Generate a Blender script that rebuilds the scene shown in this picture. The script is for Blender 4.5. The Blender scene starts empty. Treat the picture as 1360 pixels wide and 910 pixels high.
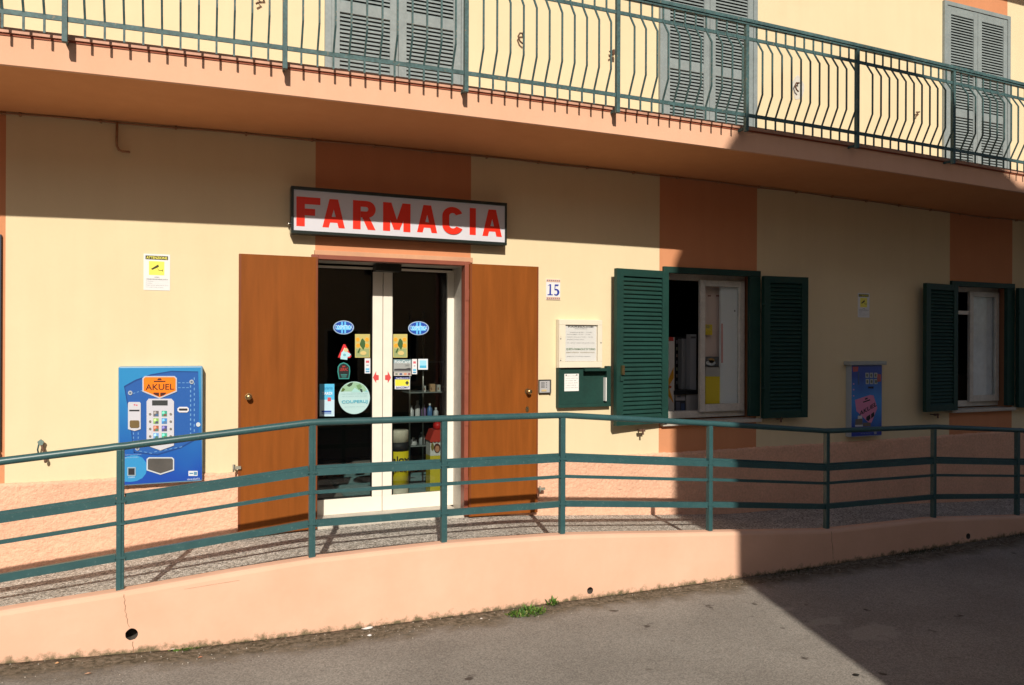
import bpy, math, random
from mathutils import Vector, Matrix, noise
random.seed(7)
sc = bpy.context.scene
C = bpy.data.collections.new('scene'); sc.collection.children.link(C)
PI = math.pi
# ------------------------------------------------------------------ camera model (z = 0 is eye height)
F, YAW, ROLL, DW = 1020.0, 0.4004, 0.0041, 7.0
cy_, sy_ = math.cos(YAW), math.sin(YAW)
def W(px, py, Y=0.0):
    """point (x, z) on the vertical plane y = Y that was measured at photo pixel (px, py)"""
    u = (px-680)/F; v = (455-py)/F
    u, v = u*math.cos(ROLL)-v*math.sin(ROLL), u*math.sin(ROLL)+v*math.cos(ROLL)
    a = u*cy_+sy_; b = cy_-u*sy_
    return a*(DW+Y)/b, v*(DW+Y)/b
# ------------------------------------------------------------------ mesh builder
ORG = {}
def lerp_tab(tab, x):
    if x <= tab[0][0]: return tab[0][1]
    for (a, b), (c, d) in zip(tab, tab[1:]):
        if x <= c: return b+(d-b)*(x-a)/(c-a)
    return tab[-1][1]
class MB:
    def __init__(s): s.v = []; s.f = []; s.m = []; s.sm = []
    def add(s, vs, fs, mi=0, smooth=False):
        n = len(s.v); s.v += [tuple(p) for p in vs]
        for f in fs: s.f.append(tuple(i+n for i in f)); s.m.append(mi); s.sm.append(smooth)
        return s
    def box(s, x0, x1, y0, y1, z0, z1, mi=0):
        x0, x1 = min(x0, x1), max(x0, x1); y0, y1 = min(y0, y1), max(y0, y1); z0, z1 = min(z0, z1), max(z0, z1)
        return s.add([(x0,y0,z0),(x1,y0,z0),(x1,y1,z0),(x0,y1,z0),(x0,y0,z1),(x1,y0,z1),(x1,y1,z1),(x0,y1,z1)],
            [(0,3,2,1),(4,5,6,7),(0,1,5,4),(1,2,6,5),(2,3,7,6),(3,0,4,7)], mi)
    def prism(s, poly, y0, y1, mi=0):
        """poly: (x,z) outline, extruded from y0 (front) to y1"""
        n = len(poly)
        ar = sum(poly[i][0]*poly[(i+1)%n][1]-poly[(i+1)%n][0]*poly[i][1] for i in range(n))
        if ar < 0: poly = poly[::-1]
        vs = [(x, y0, z) for x, z in poly]+[(x, y1, z) for x, z in poly]
        fs = [tuple(range(n)), tuple(range(2*n-1, n-1, -1))]+[(i, i+n, (i+1)%n+n, (i+1)%n) for i in range(n)]
        return s.add(vs, fs, mi)
    def bar(s, pts, w, h, mi=0):
        """rectangular bar swept along points; w across (horizontal normal), h vertical"""
        pts = [Vector(p) for p in pts]; n = len(pts); vs = []
        for i, p in enumerate(pts):
            d = (pts[min(i+1, n-1)]-pts[max(i-1, 0)]).normalized()
            up = Vector((0,0,1)) if abs(d.z) < .95 else Vector((0,-1,0))
            r = d.cross(up).normalized(); q = r.cross(d).normalized()
            for a, b in ((-1,-1),(1,-1),(1,1),(-1,1)): vs.append(p+r*a*w/2+q*b*h/2)
        fs = [(0,1,2,3), tuple(4*(n-1)+k for k in (3,2,1,0))]
        for i in range(n-1):
            for k in range(4): fs.append((4*i+k, 4*i+4+k, 4*i+4+(k+1)%4, 4*i+(k+1)%4))
        return s.add(vs, fs, mi)
    def tube(s, pts, r, seg=10, mi=0, cap=True):
        pts = [Vector(p) for p in pts]; n = len(pts); vs = []
        rr = r if isinstance(r, (list, tuple)) else [r]*n
        ref = None
        for i, p in enumerate(pts):
            d = (pts[min(i+1, n-1)]-pts[max(i-1, 0)]).normalized()
            if ref is None: ref = d.orthogonal().normalized()
            a = (ref-d*ref.dot(d)).normalized(); b = d.cross(a); ref = a
            for k in range(seg):
                t = 2*PI*k/seg; vs.append(p+(a*math.cos(t)+b*math.sin(t))*rr[i])
        fs = []
        for i in range(n-1):
            for k in range(seg): fs.append((seg*i+k, seg*i+(k+1)%seg, seg*i+seg+(k+1)%seg, seg*i+seg+k))
        s.add(vs, fs, mi, True)
        if cap:
            m = len(s.v)-len(vs)
            s.f += [tuple(m+k for k in range(seg-1, -1, -1)), tuple(m+seg*(n-1)+k for k in range(seg))]
            s.m += [mi]*2; s.sm += [False]*2
        return s
    def lathe(s, cx, cy, prof, seg=20, mi=0):
        """prof: (radius, z) from bottom to top"""
        vs = []; n = len(prof)
        for r, z in prof:
            for k in range(seg):
                t = 2*PI*k/seg; vs.append((cx+r*math.cos(t), cy+r*math.sin(t), z))
        fs = [(seg*i+k, seg*i+(k+1)%seg, seg*i+seg+(k+1)%seg, seg*i+seg+k) for i in range(n-1) for k in range(seg)]
        fs += [tuple(range(seg-1, -1, -1)), tuple(seg*(n-1)+k for k in range(seg))]
        return s.add(vs, fs, mi, True)
    def disc(s, cx, cz, rx, rz, y0, y1, seg=24, mi=0):
        return s.prism([(cx+rx*math.cos(2*PI*k/seg), cz+rz*math.sin(2*PI*k/seg)) for k in range(seg)], y0, y1, mi)
    def build(s, name, mat, parent=None, bevel=0, origin=None):
        o = Vector(ORG[parent.name]) if parent else Vector(origin or (0,0,0))
        me = bpy.data.meshes.new(name); me.from_pydata([tuple(Vector(p)-o) for p in s.v], [], s.f)
        mats = mat if isinstance(mat, (list, tuple)) else [mat]
        for m in mats: me.materials.append(m)
        for p, mi, sm in zip(me.polygons, s.m, s.sm): p.material_index = mi; p.use_smooth = sm
        ob = bpy.data.objects.new(name, me); C.objects.link(ob)
        if parent: ob.parent = parent
        else: ob.location = o
        ORG[ob.name] = tuple(o)
        if bevel:
            b = ob.modifiers.new('bevel', 'BEVEL'); b.width = bevel; b.segments = 2; b.limit_method = 'ANGLE'
        return ob
def thing(name, loc, label, cat, group=None):
    o = bpy.data.objects.new(name, None); C.objects.link(o); o.location = loc; ORG[o.name] = tuple(loc)
    o.empty_display_size = .1
    o['label'] = label; o['category'] = cat
    if group: o['group'] = group
    return o
def tag(o, label=None, cat=None, group=None, kind=None):
    for k, v in (('label', label), ('category', cat), ('group', group), ('kind', kind)):
        if v: o[k] = v
    return o
# ------------------------------------------------------------------ materials
def nodes(name):
    m = bpy.data.materials.new(name); m.use_nodes = True; nt = m.node_tree
    return m, nt, nt.nodes['Principled BSDF'], nt.links
def N(nt, t, **kw):
    n = nt.nodes.new(t)
    for k, v in kw.items():
        if k in n.inputs: n.inputs[k].default_value = v
        else: setattr(n, k, v)
    return n
def mat(name, col, rough=.6, var=.08, vs=3.0, bump=0, bs=200, spec=.4, metal=0, var2=0, v2s=60, stretch=None, dist=.002, speck=None, speck_col=None):
    m, nt, B, L = nodes(name)
    B.inputs['Roughness'].default_value = rough; B.inputs['Specular IOR Level'].default_value = spec; B.inputs['Metallic'].default_value = metal
    tc = N(nt, 'ShaderNodeTexCoord'); src = tc.outputs['Object']
    if stretch:
        mp = N(nt, 'ShaderNodeMapping'); mp.inputs['Scale'].default_value = stretch; L.new(src, mp.inputs[0]); src = mp.outputs[0]
    n1 = N(nt, 'ShaderNodeTexNoise', Scale=vs, Detail=6, Roughness=.6); L.new(src, n1.inputs['Vector'])
    r = N(nt, 'ShaderNodeMapRange'); r.inputs[1].default_value = .3; r.inputs[2].default_value = .7; r.inputs[3].default_value = 1-var; r.inputs[4].default_value = 1+var*.6
    L.new(n1.outputs[0], r.inputs[0])
    mx = N(nt, 'ShaderNodeVectorMath', operation='SCALE'); mx.inputs[0].default_value = col
    L.new(r.outputs[0], mx.inputs['Scale']); out = mx.outputs[0]
    if var2:
        n2 = N(nt, 'ShaderNodeTexNoise', Scale=v2s, Detail=3); L.new(src, n2.inputs['Vector'])
        r2 = N(nt, 'ShaderNodeMapRange'); r2.inputs[1].default_value = .3; r2.inputs[2].default_value = .7; r2.inputs[3].default_value = 1-var2; r2.inputs[4].default_value = 1+var2
        L.new(n2.outputs[0], r2.inputs[0])
        m2 = N(nt, 'ShaderNodeVectorMath', operation='SCALE'); L.new(out, m2.inputs[0]); L.new(r2.outputs[0], m2.inputs['Scale']); out = m2.outputs[0]
    if speck:
        n3 = N(nt, 'ShaderNodeTexNoise', Scale=speck, Detail=4, Roughness=.7); L.new(tc.outputs['Object'], n3.inputs['Vector'])
        r3 = N(nt, 'ShaderNodeMapRange'); r3.inputs[1].default_value = .60; r3.inputs[2].default_value = .68; L.new(n3.outputs[0], r3.inputs[0])
        m3 = N(nt, 'ShaderNodeMix', data_type='RGBA'); L.new(r3.outputs[0], m3.inputs[0]); L.new(out, m3.inputs[6]); m3.inputs[7].default_value = (*speck_col, 1); out = m3.outputs[2]
    L.new(out, B.inputs['Base Color'])
    if bump:
        nb = N(nt, 'ShaderNodeTexNoise', Scale=bs, Detail=4); L.new(tc.outputs['Object'], nb.inputs['Vector'])
        b = N(nt, 'ShaderNodeBump', Strength=bump, Distance=dist); L.new(nb.outputs[0], b.inputs['Height']); L.new(b.outputs[0], B.inputs['Normal'])
    return m
def flat(name, col, rough=.5, spec=.4, metal=0):
    m, nt, B, L = nodes(name); B.inputs['Base Color'].default_value = (*col, 1); B.inputs['Roughness'].default_value = rough
    B.inputs['Specular IOR Level'].default_value = spec; B.inputs['Metallic'].default_value = metal; return m
def glass(name, tint=(.8,.83,.82), boost=1.0):
    m, nt, B, L = nodes(name); nt.nodes.remove(B)
    out = [n for n in nt.nodes if n.type == 'OUTPUT_MATERIAL'][0]
    t = N(nt, 'ShaderNodeBsdfTransparent'); t.inputs[0].default_value = (*tint, 1)
    g = N(nt, 'ShaderNodeBsdfGlossy'); g.inputs['Roughness'].default_value = .01; g.inputs[0].default_value = (.95,.97,1,1)
    f = N(nt, 'ShaderNodeFresnel', IOR=1.5); mu = N(nt, 'ShaderNodeMath', operation='MULTIPLY'); mu.inputs[1].default_value = boost
    L.new(f.outputs[0], mu.inputs[0]); mx = N(nt, 'ShaderNodeMixShader')
    ge = N(nt, 'ShaderNodeNewGeometry'); iv = N(nt, 'ShaderNodeMath', operation='SUBTRACT'); iv.inputs[0].default_value = 1; L.new(ge.outputs['Backfacing'], iv.inputs[1])
    m2 = N(nt, 'ShaderNodeMath', operation='MULTIPLY'); L.new(mu.outputs[0], m2.inputs[0]); L.new(iv.outputs[0], m2.inputs[1]); L.new(m2.outputs[0], mx.inputs[0]); L.new(t.outputs[0], mx.inputs[1]); L.new(g.outputs[0], mx.inputs[2]); L.new(mx.outputs[0], out.inputs[0])
    return m
M = {}
def ground_at(px, py, z=-2.035):
    u = (px-680)/F; v = (455-py)/F; t = z/v; return (u*cy_+sy_)*t, -7+(cy_-u*sy_)*t
PATCHES = [(*ground_at(1160, 838), .30, .15), (*ground_at(1096, 824), .20, .10), (*ground_at(1043, 808), .10, .06)]
def plaster(name, col, stain):
    """painted render: broad mottling, fine grain, faint vertical streaks"""
    m, nt, B, L = nodes(name); B.inputs['Roughness'].default_value = .92; B.inputs['Specular IOR Level'].default_value = .15
    tc = N(nt, 'ShaderNodeTexCoord')
    n1 = N(nt, 'ShaderNodeTexNoise', Scale=1.3, Detail=7, Roughness=.6); L.new(tc.outputs['Object'], n1.inputs['Vector'])
    mp = N(nt, 'ShaderNodeMapping'); mp.inputs['Scale'].default_value = (7, 7, .5); L.new(tc.outputs['Object'], mp.inputs[0])
    n2 = N(nt, 'ShaderNodeTexNoise', Scale=1.0, Detail=5); L.new(mp.outputs[0], n2.inputs['Vector'])
    n3 = N(nt, 'ShaderNodeTexNoise', Scale=45, Detail=3); L.new(tc.outputs['Object'], n3.inputs['Vector'])
    ad = N(nt, 'ShaderNodeMath', operation='MULTIPLY_ADD'); L.new(n2.outputs[0], ad.inputs[0]); ad.inputs[1].default_value = .6; L.new(n1.outputs[0], ad.inputs[2])
    ad2 = N(nt, 'ShaderNodeMath', operation='MULTIPLY_ADD'); L.new(n3.outputs[0], ad2.inputs[0]); ad2.inputs[1].default_value = .25; L.new(ad.outputs[0], ad2.inputs[2])
    r = N(nt, 'ShaderNodeMapRange'); r.inputs[1].default_value = .65; r.inputs[2].default_value = 1.2; L.new(ad2.outputs[0], r.inputs[0])
    mx = N(nt, 'ShaderNodeMix', data_type='RGBA'); L.new(r.outputs[0], mx.inputs[0]); mx.inputs[6].default_value = (*stain, 1); mx.inputs[7].default_value = (*col, 1)
    L.new(mx.outputs[2], B.inputs['Base Color'])
    nb = N(nt, 'ShaderNodeTexNoise', Scale=120, Detail=6, Roughness=.65); L.new(tc.outputs['Object'], nb.inputs['Vector'])
    nb2 = N(nt, 'ShaderNodeTexNoise', Scale=5, Detail=2); L.new(tc.outputs['Object'], nb2.inputs['Vector'])
    b2 = N(nt, 'ShaderNodeBump', Strength=.3, Distance=.012); L.new(nb2.outputs[0], b2.inputs['Height'])
    b = N(nt, 'ShaderNodeBump', Strength=.35, Distance=.0015); L.new(nb.outputs[0], b.inputs['Height']); L.new(b2.outputs[0], b.inputs['Normal']); L.new(b.outputs[0], B.inputs['Normal'])
    return m
CREAM = (.75,.635,.42); ORANGE = (.64,.285,.145); PEACH = (.77,.455,.31)
M['cream'] = plaster('cream_plaster', CREAM, (.70,.585,.38))
M['orange'] = plaster('orange_plaster', ORANGE, (.58,.25,.125))
M['peach'] = plaster('peach_plaster', PEACH, (.72,.41,.27))
M['stucco'] = mat('rough_stucco', (.78,.46,.32), .95, .1, 2, bump=1.0, bs=70, spec=.1, var2=.10, v2s=40, dist=.009)
M['wood'] = mat('orange_wood', (.238,.070,.012), .45, .13, 1.6, spec=.14, var2=.06, v2s=3, stretch=(9, 9, .8), bump=.05, bs=60)
M['brown_metal'] = mat('brown_metal', (.26,.075,.045), .45, .12, 6)
M['teal'] = mat('teal_paint', (.033,.095,.102), .38, .14, 8, spec=.5, speck=60, speck_col=(.09,.16,.16), bump=.15, bs=60)
M['teal_old'] = mat('weathered_teal_paint', (.058,.118,.122), .55, .3, 9, spec=.35, var2=.25, v2s=45, speck=38, speck_col=(.20,.17,.12), bump=.2, bs=90)
M['green'] = mat('green_shutter_paint', (.006,.042,.033), .6, .18, 4, spec=.4, var2=.1, v2s=40)
M['greyblue'] = mat('grey_shutter_paint', (.245,.29,.295), .6, .12, 4, var2=.08, v2s=30)
M['white'] = mat('white_frame', (.80,.76,.67), .35, .05, 5)
M['white_old'] = mat('aged_white_paint', (.60,.57,.52), .5, .14, 9, var2=.08, v2s=60)
M['black'] = flat('black_metal', (.012,.014,.013), .35)
M['dark'] = flat('unlit_room_backing', (.02,.02,.02), .8)
M['steel'] = flat('brushed_steel', (.6,.58,.54), .35, metal=1)
M['brass'] = flat('aged_brass', (.5,.36,.18), .35, metal=1)
M['rust'] = mat('rusty_iron', (.13,.07,.045), .8, .3, 60)
M['stone'] = mat('grey_marble', (.50,.46,.40), .5, .15, 9, var2=.1, v2s=80)
M['glass'] = glass('door_glass', (.74,.77,.76), 1.4)
M['clear'] = glass('window_glass', (.93,.95,.95), 1.0)
M['paper'] = flat('paper', (.78,.78,.76), .7)
M['beige'] = mat('beige_enamel', (.74,.68,.55), .4, .04, 5)
M['ink'] = flat('black_ink', (.02,.02,.025), .6)
M['grey_ink'] = flat('grey_ink', (.25,.26,.28), .6)
M['blue_ink'] = flat('blue_ink', (.02,.04,.32), .5)
M['red'] = flat('sign_red', (.80,.03,.012), .35)
M['signwhite'] = mat('sign_white', (.62,.62,.68), .3, .03, 3)
M['yellow'] = flat('yellow', (.80,.68,.05), .45)
M['pale_yellow'] = flat('pale_yellow', (.86,.80,.12), .5)
# terrazzo / exposed aggregate
def gravel():
    m, nt, B, L = nodes('washed_gravel_paving'); B.inputs['Roughness'].default_value = .85; B.inputs['Specular IOR Level'].default_value = .2
    tc = N(nt, 'ShaderNodeTexCoord')
    v = N(nt, 'ShaderNodeTexVoronoi', Scale=75); L.new(tc.outputs['Object'], v.inputs['Vector'])
    cr = N(nt, 'ShaderNodeValToRGB'); e = cr.color_ramp; e.interpolation = 'LINEAR'
    e.elements[0].position = .0; e.elements[0].color = (.12,.11,.10,1); e.elements[1].position = 1; e.elements[1].color = (.88,.86,.80,1)
    for p, c in ((.22,(.30,.275,.24,1)), (.45,(.56,.52,.455,1)), (.7,(.78,.74,.67,1))):
        q = e.elements.new(p); q.color = c
    sp = N(nt, 'ShaderNodeSeparateColor'); L.new(v.outputs['Color'], sp.inputs[0]); L.new(sp.outputs[0], cr.inputs[0])
    ve = N(nt, 'ShaderNodeTexVoronoi', Scale=75, feature='DISTANCE_TO_EDGE'); L.new(tc.outputs['Object'], ve.inputs['Vector'])
    r = N(nt, 'ShaderNodeMapRange'); r.inputs[2].default_value = .12; L.new(ve.outputs[0], r.inputs[0])
    mx = N(nt, 'ShaderNodeMix', data_type='RGBA'); L.new(r.outputs[0], mx.inputs[0]); mx.inputs[6].default_value = (.34,.31,.265,1); L.new(cr.outputs[0], mx.inputs[7])
    n1 = N(nt, 'ShaderNodeTexNoise', Scale=3, Detail=5); L.new(tc.outputs['Object'], n1.inputs['Vector'])
    r1 = N(nt, 'ShaderNodeMapRange'); r1.inputs[1].default_value = .3; r1.inputs[2].default_value = .7; r1.inputs[3].default_value = .8; r1.inputs[4].default_value = 1.08; L.new(n1.outputs[0], r1.inputs[0])
    s = N(nt, 'ShaderNodeVectorMath', operation='SCALE'); L.new(mx.outputs[2], s.inputs[0]); L.new(r1.outputs[0], s.inputs['Scale']); L.new(s.outputs[0], B.inputs['Base Color'])
    b = N(nt, 'ShaderNodeBump', Strength=.7, Distance=.004); L.new(r.outputs[0], b.inputs['Height']); L.new(b.outputs[0], B.inputs['Normal'])
    return m
M['gravel'] = gravel()
def asphalt():
    m, nt, B, L = nodes('worn_asphalt'); B.inputs['Roughness'].default_value = .9; B.inputs['Specular IOR Level'].default_value = .2
    tc = N(nt, 'ShaderNodeTexCoord'); P = tc.outputs['Object']
    n1 = N(nt, 'ShaderNodeTexNoise', Scale=1.1, Detail=7, Roughness=.62); L.new(P, n1.inputs['Vector'])
    cr = N(nt, 'ShaderNodeValToRGB'); e = cr.color_ramp; e.elements[0].position = .33; e.elements[0].color = (.245,.225,.20,1); e.elements[1].position = .68; e.elements[1].color = (.315,.292,.262,1); L.new(n1.outputs[0], cr.inputs[0])
    v = N(nt, 'ShaderNodeTexVoronoi', Scale=130); L.new(P, v.inputs['Vector']); sp = N(nt, 'ShaderNodeSeparateColor'); L.new(v.outputs['Color'], sp.inputs[0])
    r = N(nt, 'ShaderNodeMapRange'); r.inputs[3].default_value = .72; r.inputs[4].default_value = 1.27; L.new(sp.outputs[0], r.inputs[0])
    s = N(nt, 'ShaderNodeVectorMath', operation='SCALE'); L.new(cr.outputs[0], s.inputs[0]); L.new(r.outputs[0], s.inputs['Scale'])
    nL = N(nt, 'ShaderNodeTexNoise', Scale=.45, Detail=4, Roughness=.6); L.new(P, nL.inputs['Vector'])
    rL = N(nt, 'ShaderNodeMapRange'); rL.inputs[1].default_value = .3; rL.inputs[2].default_value = .7; rL.inputs[3].default_value = .84; rL.inputs[4].default_value = 1.12; L.new(nL.outputs[0], rL.inputs[0])
    sL = N(nt, 'ShaderNodeVectorMath', operation='SCALE'); L.new(s.outputs[0], sL.inputs[0]); L.new(rL.outputs[0], sL.inputs['Scale']); s = sL
    # dark oil spots
    n2 = N(nt, 'ShaderNodeTexNoise', Scale=5.5, Detail=3, Roughness=.5); L.new(P, n2.inputs['Vector'])
    r2 = N(nt, 'ShaderNodeMapRange'); r2.inputs[1].default_value = .69; r2.inputs[2].default_value = .74; L.new(n2.outputs[0], r2.inputs[0])
    mx = N(nt, 'ShaderNodeMix', data_type='RGBA'); L.new(r2.outputs[0], mx.inputs[0]); L.new(s.outputs[0], mx.inputs[6]); mx.inputs[7].default_value = (.09,.075,.065,1)
    # three small worn repair patches
    cur = mx.outputs[2]
    for (cx, cyy, rx, ry) in PATCHES:
        v1_ = N(nt, 'ShaderNodeVectorMath', operation='MULTIPLY_ADD'); L.new(P, v1_.inputs[0]); v1_.inputs[1].default_value = (1/rx, 1/ry, 0); v1_.inputs[2].default_value = (-cx/rx, -cyy/ry, 0)
        ln = N(nt, 'ShaderNodeVectorMath', operation='LENGTH'); L.new(v1_.outputs[0], ln.inputs[0])
        nz_ = N(nt, 'ShaderNodeTexNoise', Scale=9, Detail=4); L.new(P, nz_.inputs['Vector'])
        ma = N(nt, 'ShaderNodeMath', operation='MULTIPLY_ADD'); L.new(nz_.outputs[0], ma.inputs[0]); ma.inputs[1].default_value = 1.9; L.new(ln.outputs['Value'], ma.inputs[2])
        rr2 = N(nt, 'ShaderNodeMapRange'); rr2.inputs[1].default_value = 1.55; rr2.inputs[2].default_value = 1.8; rr2.inputs[3].default_value = .4; rr2.inputs[4].default_value = 0; L.new(ma.outputs[0], rr2.inputs[0])
        mp_ = N(nt, 'ShaderNodeMix', data_type='RGBA'); L.new(rr2.outputs[0], mp_.inputs[0]); L.new(cur, mp_.inputs[6]); mp_.inputs[7].default_value = (.46,.43,.38,1); cur = mp_.outputs[2]
    # gutter dirt by the low wall (a strip along y = -1.45)
    sx = N(nt, 'ShaderNodeSeparateXYZ'); L.new(P, sx.inputs[0])
    n3 = N(nt, 'ShaderNodeTexNoise', Scale=3.5, Detail=6, Roughness=.7); L.new(P, n3.inputs['Vector'])
    a = N(nt, 'ShaderNodeMath', operation='MULTIPLY_ADD'); L.new(n3.outputs[0], a.inputs[0]); a.inputs[1].default_value = .5; L.new(sx.outputs[1], a.inputs[2])
    r3 = N(nt, 'ShaderNodeMapRange'); r3.inputs[1].default_value = -1.73; r3.inputs[2].default_value = -1.56; L.new(a.outputs[0], r3.inputs[0])
    n4 = N(nt, 'ShaderNodeTexNoise', Scale=28, Detail=5, Roughness=.7); L.new(P, n4.inputs['Vector'])
    c2 = N(nt, 'ShaderNodeValToRGB'); e = c2.color_ramp; e.elements[0].position = .35; e.elements[0].color = (.05,.043,.026,1); e.elements[1].position = .68; e.elements[1].color = (.24,.20,.15,1); L.new(n4.outputs[0], c2.inputs[0])
    m2 = N(nt, 'ShaderNodeMix', data_type='RGBA'); L.new(r3.outputs[0], m2.inputs[0]); L.new(cur, m2.inputs[6]); L.new(c2.outputs[0], m2.inputs[7])
    L.new(m2.outputs[2], B.inputs['Base Color'])
    nb = N(nt, 'ShaderNodeTexNoise', Scale=140, Detail=4, Roughness=.7); L.new(P, nb.inputs['Vector'])
    b = N(nt, 'ShaderNodeBump', Strength=.7, Distance=.004); L.new(nb.outputs[0], b.inputs['Height']); L.new(b.outputs[0], B.inputs['Normal'])
    return m
M['asphalt'] = asphalt()
def curb_mat():
    m, nt, B, L = nodes('peach_kerb_paint'); B.inputs['Roughness'].default_value = .9; B.inputs['Specular IOR Level'].default_value = .15
    tc = N(nt, 'ShaderNodeTexCoord'); P = tc.outputs['Object']
    at = N(nt, 'ShaderNodeAttribute', attribute_name='above_road')
    n1 = N(nt, 'ShaderNodeTexNoise', Scale=2, Detail=7, Roughness=.6); L.new(P, n1.inputs['Vector'])
    cr = N(nt, 'ShaderNodeValToRGB'); e = cr.color_ramp; e.elements[0].position = .3; e.elements[0].color = (.71,.43,.30,1); e.elements[1].position = .7; e.elements[1].color = (.79,.49,.355,1); L.new(n1.outputs[0], cr.inputs[0])
    n2 = N(nt, 'ShaderNodeTexNoise', Scale=14, Detail=7, Roughness=.75); L.new(P, n2.inputs['Vector'])
    a = N(nt, 'ShaderNodeMath', operation='MULTIPLY_ADD'); L.new(n2.outputs[0], a.inputs[0]); a.inputs[1].default_value = -.20; L.new(at.outputs['Fac'], a.inputs[2])
    r = N(nt, 'ShaderNodeMapRange'); r.inputs[1].default_value = -.105; r.inputs[2].default_value = -.065; r.inputs[3].default_value = 1; r.inputs[4].default_value = 0; L.new(a.outputs[0], r.inputs[0])
    mx = N(nt, 'ShaderNodeMix', data_type='RGBA'); L.new(r.outputs[0], mx.inputs[0]); L.new(cr.outputs[0], mx.inputs[6]); mx.inputs[7].default_value = (.16,.13,.075,1)
    # hairline cracks and scratches in the render
    wv = N(nt, 'ShaderNodeTexVoronoi', Scale=.55, feature='DISTANCE_TO_EDGE')
    n5 = N(nt, 'ShaderNodeTexNoise', Scale=5, Detail=4); L.new(P, n5.inputs['Vector'])
    vm = N(nt, 'ShaderNodeVectorMath', operation='MULTIPLY_ADD'); L.new(n5.outputs['Color'], vm.inputs[0]); vm.inputs[1].default_value = (.12,.12,.12); L.new(P, vm.inputs[2]); L.new(vm.outputs[0], wv.inputs['Vector'])
    r5 = N(nt, 'ShaderNodeMapRange'); r5.inputs[1].default_value = .0; r5.inputs[2].default_value = .0035; r5.inputs[3].default_value = 0; r5.inputs[4].default_value = 0; L.new(wv.outputs[0], r5.inputs[0])
    m3 = N(nt, 'ShaderNodeMix', data_type='RGBA'); L.new(r5.outputs[0], m3.inputs[0]); L.new(mx.outputs[2], m3.inputs[6]); m3.inputs[7].default_value = (.36,.19,.11,1)
    L.new(m3.outputs[2], B.inputs['Base Color'])
    nb = N(nt, 'ShaderNodeTexNoise', Scale=7, Detail=7, Roughness=.6); L.new(P, nb.inputs['Vector'])
    b = N(nt, 'ShaderNodeBump', Strength=.35, Distance=.012); L.new(nb.outputs[0], b.inputs['Height']); L.new(b.outputs[0], B.inputs['Normal'])
    return m
M['curb'] = curb_mat()
# ------------------------------------------------------------------ text
def text(s, x0, x1, z0, z1, Y, m, parent, name='lettering', bold=0.0, thick=.0012, shear=0, origin=None, res=4):
    cu = bpy.data.curves.new('t', 'FONT'); cu.body = s; cu.offset = bold; cu.resolution_u = res
    ob = bpy.data.objects.new('t', cu); C.objects.link(ob)
    bpy.context.view_layer.update()
    dg = bpy.context.evaluated_depsgraph_get(); me = bpy.data.meshes.new_from_object(ob.evaluated_get(dg))
    vs = [v.co.copy() for v in me.vertices]; fs = [tuple(p.vertices) for p in me.polygons]
    bpy.data.objects.remove(ob); bpy.data.meshes.remove(me); bpy.data.curves.remove(cu)
    a0 = min(v.x for v in vs); a1 = max(v.x for v in vs); b0 = min(v.y for v in vs); b1 = max(v.y for v in vs)
    mb = MB()
    pts = [(x0+(v.x-a0)/(a1-a0)*(x1-x0), Y-thick, z0+(v.y-b0)/(b1-b0)*(z1-z0)+shear*(v.x-a0)/(a1-a0)) for v in vs]
    mb.add(pts, fs)
    return mb.build(name, m, parent, origin=origin)
# ------------------------------------------------------------------ measured heights along the ramp (x, z)
KS = .973
CURB_OLD = [(-6,-2.0),(-3,-1.78),(-1.06,-1.652),(-.40,-1.612),(.81,-1.528),(1.79,-1.518),(2.79,-1.545),(4.2,-1.655),(5.6,-1.765),(7.02,-1.778),(8.28,-1.86),(9.6,-1.93),(14,-1.96)]
ROAD_OLD = [(-40,-1.80),(-6,-1.80),(-3,-1.87),(-1.06,-1.965),(0,-2.03),(.8,-2.052),(3,-2.08),(5,-2.092),(6,-2.085),(8.5,-2.05),(12,-2.03),(60,-2.0)]
CURB_TOP = [(x*KS, z*KS) for x, z in CURB_OLD]; ROAD = [(x*KS, z*KS) for x, z in ROAD_OLD]
FLOOR = [(x, z-.15) for x, z in CURB_OLD]; FLOOR = [(-6,-2.1)]+[(x, min(z, -1.665)) for x, z in FLOOR[1:]]
top = lambda x: lerp_tab(CURB_TOP, x); road = lambda x: lerp_tab(ROAD, x)
def floor(x): return lerp_tab(FLOOR, x)
YC = -1.63            # outer face of the low wall
def frange(a, b, s):
    n = max(1, int(round((b-a)/s))); return [a+(b-a)*i/n for i in range(n+1)]
# ------------------------------------------------------------------ road
g = MB(); xs = [-200,-120,-60,-30,-15]+frange(-8, 16, .5)+[25,50,110,200]; ys = [-200,-120,-60,-30,-20,-14,-10,-7,-5,-4,-3,-2.4,-2,-1.7,-1.6,-1.56,-1.3,0,20,60,200]
vs = [(x, y, road(x)-(.6 if y > -1.58 else 0)) for y in ys for x in xs]; nx = len(xs)
g.add(vs, [(j*nx+i, j*nx+i+1, j*nx+nx+i+1, j*nx+nx+i) for j in range(len(ys)-1) for i in range(nx-1)], 0, True)
tag(g.build('road', M['asphalt']), kind='structure')
# ------------------------------------------------------------------ ramp surface
r = MB(); xs = frange(-6, 14, .25); vs = []
for x in xs:
    fc_ = top(x)-.13; fw_ = floor(x)
    for y in (YC+.11, -.8, .02): vs.append((x, y, fc_ if y < -1 else (fw_ if y > 0 else (fc_+fw_)/2)))
r.add(vs, [(3*i, 3*i+3, 3*i+4, 3*i+1) for i in range(len(xs)-1)]+[(3*i+1, 3*i+4, 3*i+5, 3*i+2) for i in range(len(xs)-1)], 0, True)
tag(r.build('pavement', M['gravel']), kind='structure')
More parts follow.
